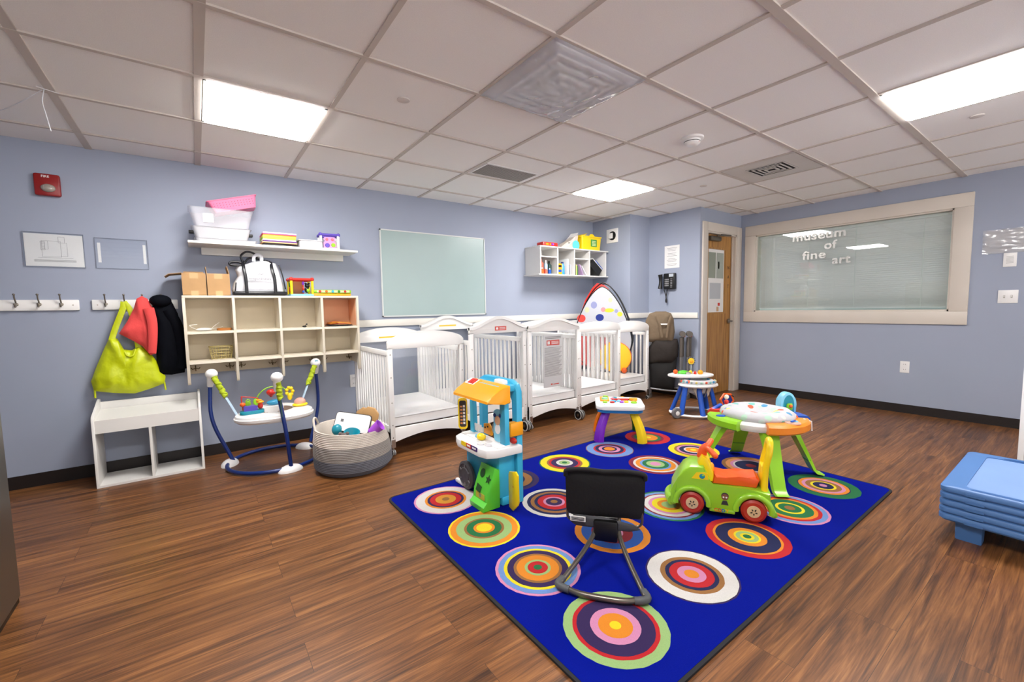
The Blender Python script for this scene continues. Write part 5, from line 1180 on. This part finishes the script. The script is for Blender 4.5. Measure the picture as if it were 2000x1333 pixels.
b = MB(WP); b.lathe([(.19, TZ-.01), (.235, TZ-.01), (.25, TZ+.01), (.25, TZ+.03), (.235, TZ+.045), (.19, TZ+.05), (.19, TZ-.01)], 48, cap=False); b.build('tray_ring', t)
cam_a = math.radians(225+0)  # world direction toward the camera from toy, in local = world + 45
arc_seg(math.radians(-98), math.radians(-18), .2, .30, TZ-.01, TZ+.055, mat('saucer_orange', 'f08a20', .33), 'orange_tray_section', lab='orange tray section')
arc_seg(math.radians(168), math.radians(228), .2, .30, TZ-.01, TZ+.052, LIME, 'green_tray_section', lab='lime green tray section')
arc_seg(math.radians(128), math.radians(160), .2, .30, TZ-.01, TZ+.06, mat('saucer_red', 'e04030', .33), 'red_tray_section', lab='red tray section')
arc_seg(math.radians(-2), math.radians(50), .2, .325, TZ-.035, TZ+.05, BLUE, 'blue_tray_section', lab='blue tray section')
# fabric seat rim bulging
b = MB(PATF); b.lathe([(.215, TZ+.043), (.225, TZ+.058), (.218, TZ+.075), (.195, TZ+.092), (.165, TZ+.100), (.13, TZ+.098), (.10, TZ+.086), (.07, TZ+.066), (.04, TZ+.055), (.001, TZ+.05)], 56, cap=False)
for v in b.bm.verts:
    w = noise.noise(Vector((v.co.x*14, v.co.y*14, v.co.z*10)))*.011+noise.noise(Vector((v.co.x*34, v.co.y*34, 2)))*.005; v.co += Vector((v.co.x, v.co.y, .04)).normalized()*w
rnd = random.Random(5)
pc = [mat('leaf_coral', 'e0583c', .8), mat('leaf_teal', '7cb8b0', .8), mat('leaf_blue', '4c90b8', .8), mat('leaf_grey', '9ca8a8', .8), mat('leaf_yellow', 'e0cc70', .8), mat('leaf_mint', 'a8ccb8', .8)]
for k in range(26):
    a = k*2*PI/26+rnd.uniform(-.08, .08); zz = (TZ+.066, TZ+.094)[k % 2]; rr = .222 if k % 2 == 0 else .19; tlt = .45 if k % 2 == 0 else 1.15
    M_ = TR((rr*math.cos(a)*1.02, rr*math.sin(a)*1.02, zz+.004), (0, 0, a)) @ TR(rot=(0, PI/2-tlt, 0)) @ TR(rot=(0, 0, rnd.uniform(-1, 1)))
b.build('fabric_seat', t, ang=75)
# mirror arch toy on the blue section
a = math.radians(24); b = MB(AQUA2); b.T = TR((.255*math.cos(a), .255*math.sin(a), TZ+.04), (0, 0, a+math.radians(-12)))
oo = [(-.055, 0)]+[(-.055*math.cos(PI*i/14), .060+.085*math.sin(PI*i/14)) for i in range(15)]+[(.055, 0)]
ii = [(.038, 0)]+[(.038*math.cos(PI*i/14), .060+.068*math.sin(PI*i/14)) for i in range(15)]+[(-.038, 0)]
b.prism(oo, .055, M=TR((0, .04, 0)) @ XZ, bev=.006); b.prism(ii, .004, TEAL, M=TR((0, -.012, 0)) @ XZ); b.prism(ii, .004, TEAL, M=TR((0, .043, 0)) @ XZ)
b.prism(rrect(.04, .045, .01, 3, 0, .06), .008, LIME, M=TR((0, -.02, -.01)) @ XZ, bev=.002); b.sph((0.004, -.03, .055), .012, ORANGE, n=12); b.build('mirror_arch', t, label='pale blue arch with small green toy')
# little toys
a = math.radians(145); b = MB(RED); b.T = TR((.25*math.cos(a), .25*math.sin(a), TZ+.06)); b.prism(rrect(.09, .03, .01, 3), .014, BLUE, M=TR((0, 0, 0), (0, -.3, .6)), bev=.003); b.tube([(.05, -.03, -.01), (.05, -.03, .04)], .012).sph((.05, -.03, .052), .015).sph((.05, -.03, .085), (.016, .012, .016), mat('cream_toy', 'e8dcc8', .5)); b.build('spinner_toy', t)
b = MB(BLUE); a = math.radians(195); b.lathe([(.03, 0), (.027, .008), (.015, .010)], 20, M=TR((.255*math.cos(a), .255*math.sin(a), TZ+.05), sc=(1, .7, 1))); b.build('round_button', t)
a = math.radians(-60); b = MB(AQUA2); b.T = TR((.25*math.cos(a), .25*math.sin(a), TZ+.054)); b.lathe([(.045, 0), (.042, .006)], 24, mat('wheel_sticker', 'c8a08c', .4)); b.box(-.02, .03, -.006, .006, .008, .016, BLUE, M=TR(rot=(0, 0, .7)), bev=.003).lathe([(.02, .006), (.018, .010)], 18, AQUA2, TR((.02, .02, 0))); b.build('spinner_disc', t)
a = math.radians(-25); b = MB(WP); b.tube([(.26*math.cos(a), .26*math.sin(a), TZ+.055), (.302*math.cos(a), .302*math.sin(a), TZ+.045), (.306*math.cos(a), .306*math.sin(a), TZ-.015)], .004, n=6); b.build('white_tie', t)
a = math.radians(-22); b = MB(ORANGE); b.sph((.22*math.cos(a), .22*math.sin(a), TZ+.06), .012, n=10); b.build('orange_peg', t)
#@@WALKER
# ================================================================== walker with blue legs
t = thing('baby_walker', 'round baby walker with blue legs and white trays near the door', 'baby walker', (4.68, .43, 0), math.radians(-35))
b = MB(WP); b.tube([(.235*math.cos(2*PI*i/40), .20*math.sin(2*PI*i/40), .03) for i in range(40)], .022, closed=True, n=10, flat=.5); b.build('base_ring', t)
for k, (x, y, u, v) in enumerate(((-.19, -.12, -.13, -.08), (-.21, .08, -.10, .06), (.0, -.20, -.005, -.09), (.19, -.10, .13, -.05), (.19, .12, .11, .06))):
    MB(BLUE).tube([(x, y, .03), (u, v, .33)], .027, n=12, flat=.8).build('leg', t)
b = MB(GREY); b.lathe([(.05, -.016), (.055, -.01), (.055, .01), (.05, .016)], 26, M=TR((-.24, -.13, .055), (PI/2, 0, .25))); b.lathe([(.022, .0), (.022, .02), (.018, .022)], 20, WP, M=TR((-.24, -.13, .055), (PI/2, 0, .25))); b.build('wheel', t)
b = MB(WP); b.lathe([(.12, .315), (.17, .31), (.19, .325), (.185, .34), (.12, .35), (.12, .315)], 40, cap=False, M=TR((.015, -.04, 0), sc=(1.05, .8, 1))); b.build('seat_ring', t)
b = MB(PATF); b.lathe([(.165, .345), (.16, .37), (.13, .385), (.11, .36), (.09, .25), (.001, .20)], 32, cap=False, M=TR((.015, -.04, 0), sc=(1.05, .8, 1)))
for k in range(12):
    a = PI+k*PI/11; b.sph((.015+.172*math.cos(a), -.04+.136*math.sin(a), .366), (.012, .006, .012), pc[k % 6], n=10)
b.build('fabric_seat', t)
b = MB(mat('sling_cream', 'c9bdae', .8)); b.prism([(-.07, .31), (.06, .31), (.0, .20), (-.02, .19)], .012, M=TR((0, -.10, 0)) @ XZ).prism([(.07, .31), (.13, .31), (.09, .21)], .012, M=TR((0, -.09, 0)) @ XZ); b.tube([(.03, -.115, .31), (.0, -.115, .22)], .009, GREY, n=6, flat=.4).tube([(.08, -.115, .31), (.05, -.115, .21)], .009, GREY, n=6, flat=.4); b.build('leg_sling', t)
b = MB(WP); b.lathe([(.001, .395), (.20, .395), (.225, .405), (.225, .42), (.20, .428), (.001, .425)], 44, M=TR((-.02, .06, 0), sc=(1.05, .62, 1))); b.build('toy_tray', t)
b = MB(LIME2); b.T = TR((-.02, .06, .425)); b.sph((-.07, .02, .01), (.06, .04, .025)).sph((-.16, .0, .025), .024, ORANGE).sph((.0, .0, .015), (.018, .018, .022), YELLOW, n=12).sph((.03, -.04, .012), (.014, .014, .022), RED, n=12).sph((.08, -.05, .02), .027, AMBER).sph((-.03, -.02, .01), (.03, .02, .014), STEEL).sph((.12, .03, .006), (.03, .02, .008), AQUA).prism(rrect(.10, .03, .012, 3, -.12, -.06), .004, mat('mint_button', '8cd0b0', .4)); b.build('tray_toys', t)
b = MB(YELLOW); st = [((.036 if i % 2 == 0 else .028)*math.cos(i*PI/12), (.036 if i % 2 == 0 else .028)*math.sin(i*PI/12)) for i in range(24)]
b.prism(st, .012, M=TR((-.005, .09, .555)) @ XZ, bev=.002).sph((-.005, .072, .552), (.018, .006, .018), AMBER, n=14)
for i in range(12): a = i*PI/6+.13; b.tube([(-.005+.032*math.cos(a), .085, .555+.032*math.sin(a)), (-.005+.047*math.cos(a), .085, .555+.047*math.sin(a))], .0025, BLACK, n=5)
b.build('sun_toy', t); MB(mat('clear_stem', 'd8e4ec', .2, trans=.5)).cyl((-.005, .085, .43), (-.005, .085, .52), .005).build('sun_stem', t)
# hexagon mirror panel hanging at the walker's right side
b = MB(AMBER); b.T = TR((.235, -.20, .195), (0, 0, 0)); hx = circ(.075, 6, 0, 0, .068); b.T = b.T @ TR(rot=(0, .12, .2))
for i in range(6):
    p, q = hx[i], hx[(i+1) % 6]; b.tube([(p[0], 0, p[1]), (q[0], 0, q[1])], .011, ORANGE, n=8)
b.prism(hx, .008, mat('hex_navy', '16307c', .3), M=TR((0, .004, 0)) @ XZ); b.box(-.035, .045, -.012, .012, -.11, -.05, ORANGE, bev=.005); b.tube([(.04, -.008, .05), (.065, -.008, .04)], .006, BLACK, n=6); b.tube([(.05, 0, -.08), (.07, 0, -.10), (.062, 0, -.14), (.045, 0, -.17)], .006, BLACK, n=6, smooth=3)
b.sph((0, -.006, -.01), (.006, .003, .012), ORANGE, n=8); b.tube([(0, 0, -.11), (-.06, .03, -.165)], .012, WP, n=8); b.build('hexagon_mirror', t, label='orange framed hexagon mirror')
#@@TRUCK
# ================================================================== ride-on car
t = thing('ride_on_car', 'lime green ride-on toy car with orange seat and yellow back handle', 'ride-on toy', (2.805, -.84, RZ), math.atan2(.85, -.52))
# local +x front, +y side nearest the camera
CG = mat('car_green', '92c82a', .3, coat=.3)
arch = lambda cx, r, n=12: [(cx+r*math.cos(PI*i/n), .062+r*math.sin(PI*i/n)) for i in range(n+1)]
prof = [(-.235, .05), (-.23, .165), (-.14, .175), (.045, .17), (.055, .20), (.085, .265), (.15, .262), (.19, .235), (.215, .19), (.235, .15), (.25, .12), (.252, .045), (.232, .035)]
prof = list(reversed(prof)); prof2 = [(-.235, .05)]+list(reversed(arch(-.155, .076)))+[(-.07, .035), (.055, .035)]+list(reversed(arch(.140, .076)))+[(.225, .035)]
full = prof2+prof[0:]
# remove duplicates
fo = []
for p in full:
    if not fo or (abs(p[0]-fo[-1][0])+abs(p[1]-fo[-1][1])) > .004: fo.append(p)
if abs(fo[0][0]-fo[-1][0])+abs(fo[0][1]-fo[-1][1]) < .004: fo.pop()
b = MB(CG); b.prism(fo, .19, M=TR((0, .095, 0)) @ XZ, bev=.010)
b.box(-.07, .055, -.10, .10, .03, .05, bev=.006)
for s_ in (-1, 1):
    for cx in (-.155, .14):
        pts = [(cx+.083*math.cos(PI*i/14*1.06-.1), s_*.098, .062+.083*math.sin(PI*i/14*1.06-.1)) for i in range(15)]
        b.tube(pts, .014, n=10)
b.tube([(.245, -.08, .055), (.262, -.03, .06), (.262, .03, .06), (.245, .085, .055)], .022, n=10, flat=1.3, smooth=3)
b.tube([(-.245, -.08, .05), (-.25, .08, .05)], .016, n=10); b.build('car_body', t)
for cx in (-.155, .14):
    for s_ in (-1, 1):
        MW = TR((cx, s_*.082, .062), (-s_*PI/2, 0, 0)); b = MB(mat('wheel_red', 'b02c1c', .45)); b.lathe([(.045, -.022), (.06, -.014), (.062, .0), (.060, .014), (.048, .022), (.034, .020)], 30, M=MW)
        b.build('wheel', t)
        g = MB(mat('hub_cream', 'd8b88c', .5)); g.lathe([(.033, .018), (.030, .0235), (.001, .0245)], 26, M=MW)
        for q in range(5): g.sph((0, 0, 0), (.003, .007, .0015), BLACK, n=8) if False else g.prism([(-.0025, .007), (.0025, .007), (.003, .014), (0, .019), (-.003, .014)], .002, BLACK, M=MW @ TR((0, 0, .0238), (0, 0, q*2*PI/5)))
        g.build('wheel_hub', COL.objects[-1])
b = MB(mat('seat_orange', 'e8581c', .4)); so = [(-.17, .172), (-.185, .215), (-.165, .235), (-.13, .225), (-.09, .212), (-.03, .214), (.03, .225), (.04, .17)]
b.prism(so, .13, M=TR((0, .065, 0)) @ XZ, bev=.014); b.build('seat', t)
b = MB(YELLOW); b.prism([(.035, .175), (.03, .21), (.06, .30), (.095, .315), (.115, .275), (.095, .22), (.08, .18)], .12, M=TR((0, .06, 0)) @ XZ, bev=.014); b.sph((.042, .0, .235), (.014, .03, .03), AMBER); b.build('steering_column', t)
b = MB(mat('seat_orange', 'e8581c', .4)); b.tube([(.095, 0, .29), (.085, 0, .335), (.06, .0, .355)], .024, n=12, smooth=3); b.tube([(.075, 0, .345), (.055, .035, .345), (.03, .075, .33)], .0155, n=12, smooth=3).sph((.03, .075, .33), .016, n=12); b.tube([(.075, 0, .345), (.06, -.035, .352), (.045, -.075, .365)], .0155, n=12, smooth=3).sph((.045, -.075, .365), .016, n=12); b.build('handlebar', t)
b = MB(YELLOW); b.tube([(-.205, .06, .16), (-.21, .05, .28), (-.225, .045, .36), (-.23, .025, .41), (-.23, -.025, .41), (-.225, -.045, .36), (-.21, -.05, .28), (-.205, -.06, .16)], .02, n=12, smooth=6, flat=.8, upv=(1, 0, 0)); b.box(-.225, -.19, -.045, .045, .16, .29, bev=.01); b.build('back_handle', t)
# stickers on near side
b = MB(YELLOW); b.prism([(.06, .20), (.145, .198), (.12, .235), (.08, .24), (.065, .235)], .002, M=TR((0, .0968, 0)) @ XZ)
b.sph((.092, .0975, .216), (.014, .001, .014), TEAL, n=12).sph((.088, .098, .222), (.006, .001, .005), LIME, n=8); b.build('side_window_sticker', t)
b = MB(mat('brown_face', '7a4a34', .6)); b.lathe([(.017, 0), (.017, .001)], 18, M=TR((-.02, .0958, .118), (-PI/2, 0, 0))); b.lathe([(.018, 0), (.018, .0006)], 18, INK, TR((-.02, .0957, .124), (-PI/2, 0, 0)))
for s_ in (-1, 1): b.lathe([(.0045, .001), (.0045, .002)], 10, PAPER, TR((-.02+s_*.007, .0958, .117), (-PI/2, 0, 0)))
b.prism([(-.038, .075), (-.002, .075), (-.01, .098), (-.03, .098)], .0015, INK, M=TR((0, .0972, 0)) @ XZ); b.build('child_sticker', t, label='small generic printed child figure')
b = MB(RED); Mx = TR((0, .1015, .0405), (PI/2, 0, PI)); 
for q, (ch, mm) in enumerate(zip('CODY', (ORANGE, RED, BLUE, AMBER))): b.text(ch, .024, TR((.030-.018*q-.008, .1012, .044), (PI/2, 0, PI)), mm, bold=.0006)
b.build('name_lettering', t)
#@@BOUNCER
# ================================================================== baby bouncer seen from behind
F = Vector((.795, .607)); t = thing('baby_bouncer', 'black baby bouncer seen from behind on a grey tube stand', 'baby bouncer', (1.74, -.94, RZ), math.atan2(F.y, F.x)-PI/2)
# local +y forward (away from camera), x to the right
GT = mat('bouncer_tube', '6d675f', .3, .7); GJ = mat('bouncer_rubber', '4b4d50', .6)
b = MB(GT); b.tube([(-.155, .015, .016), (-.08, -.012, .014), (.08, -.012, .014), (.155, .015, .016)], .0115, smooth=5, n=12)
for s_ in (-1, 1): b.tube([(s_*.165, .03, .018), (s_*.10, .19, .055), (s_*.055, .315, .10), (s_*.05, .37, .16)], .0105, smooth=5, n=12)
b.build('tube_stand', t)
for s_ in (-1, 1): MB(GJ).tube([(s_*.125, .0, .0145), (s_*.158, .008, .016), (s_*.174, .025, .018), (s_*.158, .055, .023)], .0145, smooth=4, n=12).build('rubber_foot', t)
MB(BLACK).box(-.06, .05, .295, .37, .065, .165, bev=.012).build('hinge_block', t)
b = MB(GT); b.tube([(s_-.012, y, z) for s_, y, z in ((-.168, .31, .30), (-.17, .325, .20), (-.165, .335, .14), (-.10, .355, .125), (.10, .355, .125), (.160, .350, .14), (.166, .345, .20), (.164, .335, .30))], .006, smooth=4, n=8); b.build('seat_frame', t)
BF = mat('bouncer_fabric', '08080a', .85, bump=(90, .4, .004))
b = MB(BF); M_ = TR((-.012, .335, .165), (math.radians(12), 0, math.radians(5))); out = rrect(.35, .235, .035, 6, 0, .12)
b.pillow(out, .018, M=M_, wr=.004, ws=14, rings=6, sub=2); b.build('backrest', t, ang=70)
b = MB(mat('bouncer_lip', '0c0c0e', .8, bump=(40, .4, .004))); b.T = M_
b.tube([(-.175, .0, .21), (-.165, -.004, .242), (-.08, -.008, .252), (.0, -.006, .245), (.08, -.008, .252), (.165, -.004, .240), (.175, 0, .21)], .010, smooth=5, n=10); b.build('padded_edge', t)
b = MB(mat('grey_liner', '3c3c40', .7)); b.pillow([(-.13, .0), (.11, .0), (.16, .015), (.13, .035), (.0, .055), (-.14, .055), (-.16, .02)], .010, M=TR((-.012, .318, .118)), wr=.006, rings=5); b.build('seat_pocket', t)
b = MB(PAPER); b.box(-.165, -.095, .296, .299, .150, .174)
for q in range(3): b.box(-.16, -.10, .2945, .2958, .154+.006*q, .157+.006*q, INK)
b.build('care_label', t)
b = MB(BF); b.pillow([(-.15, .0), (.15, .0), (.17, .16), (.0, .2), (-.17, .16)], .03, M=TR((0, .42, .13), (math.radians(-78), 0, 0)), wr=.008); b.build('seat', t, ang=70)
#@@COTS
# ================================================================== stacked cots at the right, shelf unit, fridge
CB = mat('cot_blue', '4a76b0', .45); CBt = mat('cot_sheet', '7898c8', .5)
X0c, X1c, Y0c, Y1c = 3.375, 4.15, -2.75, -1.615
for k in range(5):
    z0 = .098+.034*k
    t = thing('stacking_cot', ('lowest', 'second lowest', 'middle', 'second highest', 'topmost')[k]+' blue plastic cot in the stack at the right', 'cot', ((X0c+X1c)/2, (Y0c+Y1c)/2, z0), group='stacked blue nap cots')
    w, h = X1c-X0c, Y1c-Y0c
    b = MB(CB); o_ = rrect(w, h, .03, 4); i_ = rrect(w-.11, h-.16, .03, 4); n = len(o_)
    def ly(o, z, kx=1): return [b.bm.verts.new((x*kx, y*kx, z)) for x, y in o]
    rs = [ly(i_, .01), ly(rrect(w-.016, h-.016, .03, 4), .0), ly(rrect(w-.014, h-.014, .03, 4), .006), ly(o_, .008), ly(o_, .027), ly(rrect(w-.012, h-.012, .03, 4), .0325), ly(i_, .030), ly(i_, .01)]
    b._f([b.bm.faces.new((p[i], p[(i+1) % n], q[(i+1) % n], q[i])) for p, q in zip(rs, rs[1:]) for i in range(n)], None)
    for s_ in (-1, 1):
        for yy in (-h/2+.12, 0, h/2-.12): b.box(s_*w/2-.003, s_*w/2+.003, yy-.03, yy+.03, .004, .016)
    b.build('cot_frame', t, ang=50)
    b = MB(CBt if k == 4 else CB); b.box(-w/2+.05, w/2-.05, -h/2+.075, h/2-.075, .018, .026); b.build('cot_sheet', t)
    if k == 4:
        b = MB(mat('slot_dark', '2a5a96', .6)); b.prism([(0, .0), (.012, -.01), (.03, .0), (.026, .33), (.008, .34)], .001, M=TR((-w/2+.012, h/2-.44, .0318))); b.prism([(0, .0), (.02, .02), (.03, .15), (.02, .33), (.0, .36)], .001, M=TR((w/2-.05, h/2-.5, .0318)))
        b.text('angeles', .045, TR((.02, h/2-.32, .0265), (0, 0, -PI/2)), mat('embossed_blue', 'a8c4ec', .4)); b.build('handle_slot', t)
    if k == 0:
        for sx in (-1, 1):
            for sy in (-1, 1):
                g = MB(CB); g.prism([(-.05, 0), (.05, 0), (.032, -.098), (-.032, -.098)], .09, M=TR((sx*(w/2-.09), sy*(h/2-.1)+.045, 0)) @ XZ, bev=.006); g.build('leg', t)
# white shelving rack behind the cots with a bag
t = thing('shelf_unit', 'white shelf unit edge at the far right behind the cots', 'shelf', (4.62, -2.45, 0))
b = MB(WP); b.box(0, .3, .655, .68, 0, 1.0)
b.build('side_panel', t); MB(WP).box(0, .3, 0, .02, 0, 1.0).build('side_panel', t)
for z in (.10, .40, .72, .98): MB(WP).box(0, .3, .02, .655, z, z+.02).build('shelf_board', t)
b = MB(mat('clear_bag', 'cfd2d6', .2, trans=.25)); b.pillow([(0, 0), (.2, 0), (.22, .15), (.1, .24), (.0, .15)], .08, wr=.02, M=TR((.05, .60, .425), (0, 0, PI/2))); tag(b.build('plastic_bag', loc=(4.62, -2.68, 0)), 'crumpled clear plastic bag on the white shelf unit', 'bag')
t = thing('refrigerator', 'brushed steel refrigerator side at the left edge', 'refrigerator', (-.105, .49, 0))
b = MB(mat('fridge_steel', '6a665f', .38, .75, bump=(300, .1, .001))); b.box(-.72, 0, -.80, 0, .02, 1.55, bev=.012, seg=3); b.build('fridge_body', t)
b = MB(BLACK); b.box(-.70, -.006, -.79, -.006, .0, .022); b.build('fridge_plinth', t)
MB(STEEL).box(-.74, -.72, -.78, -.02, .05, 1.53, bev=.006).build('fridge_door', t)
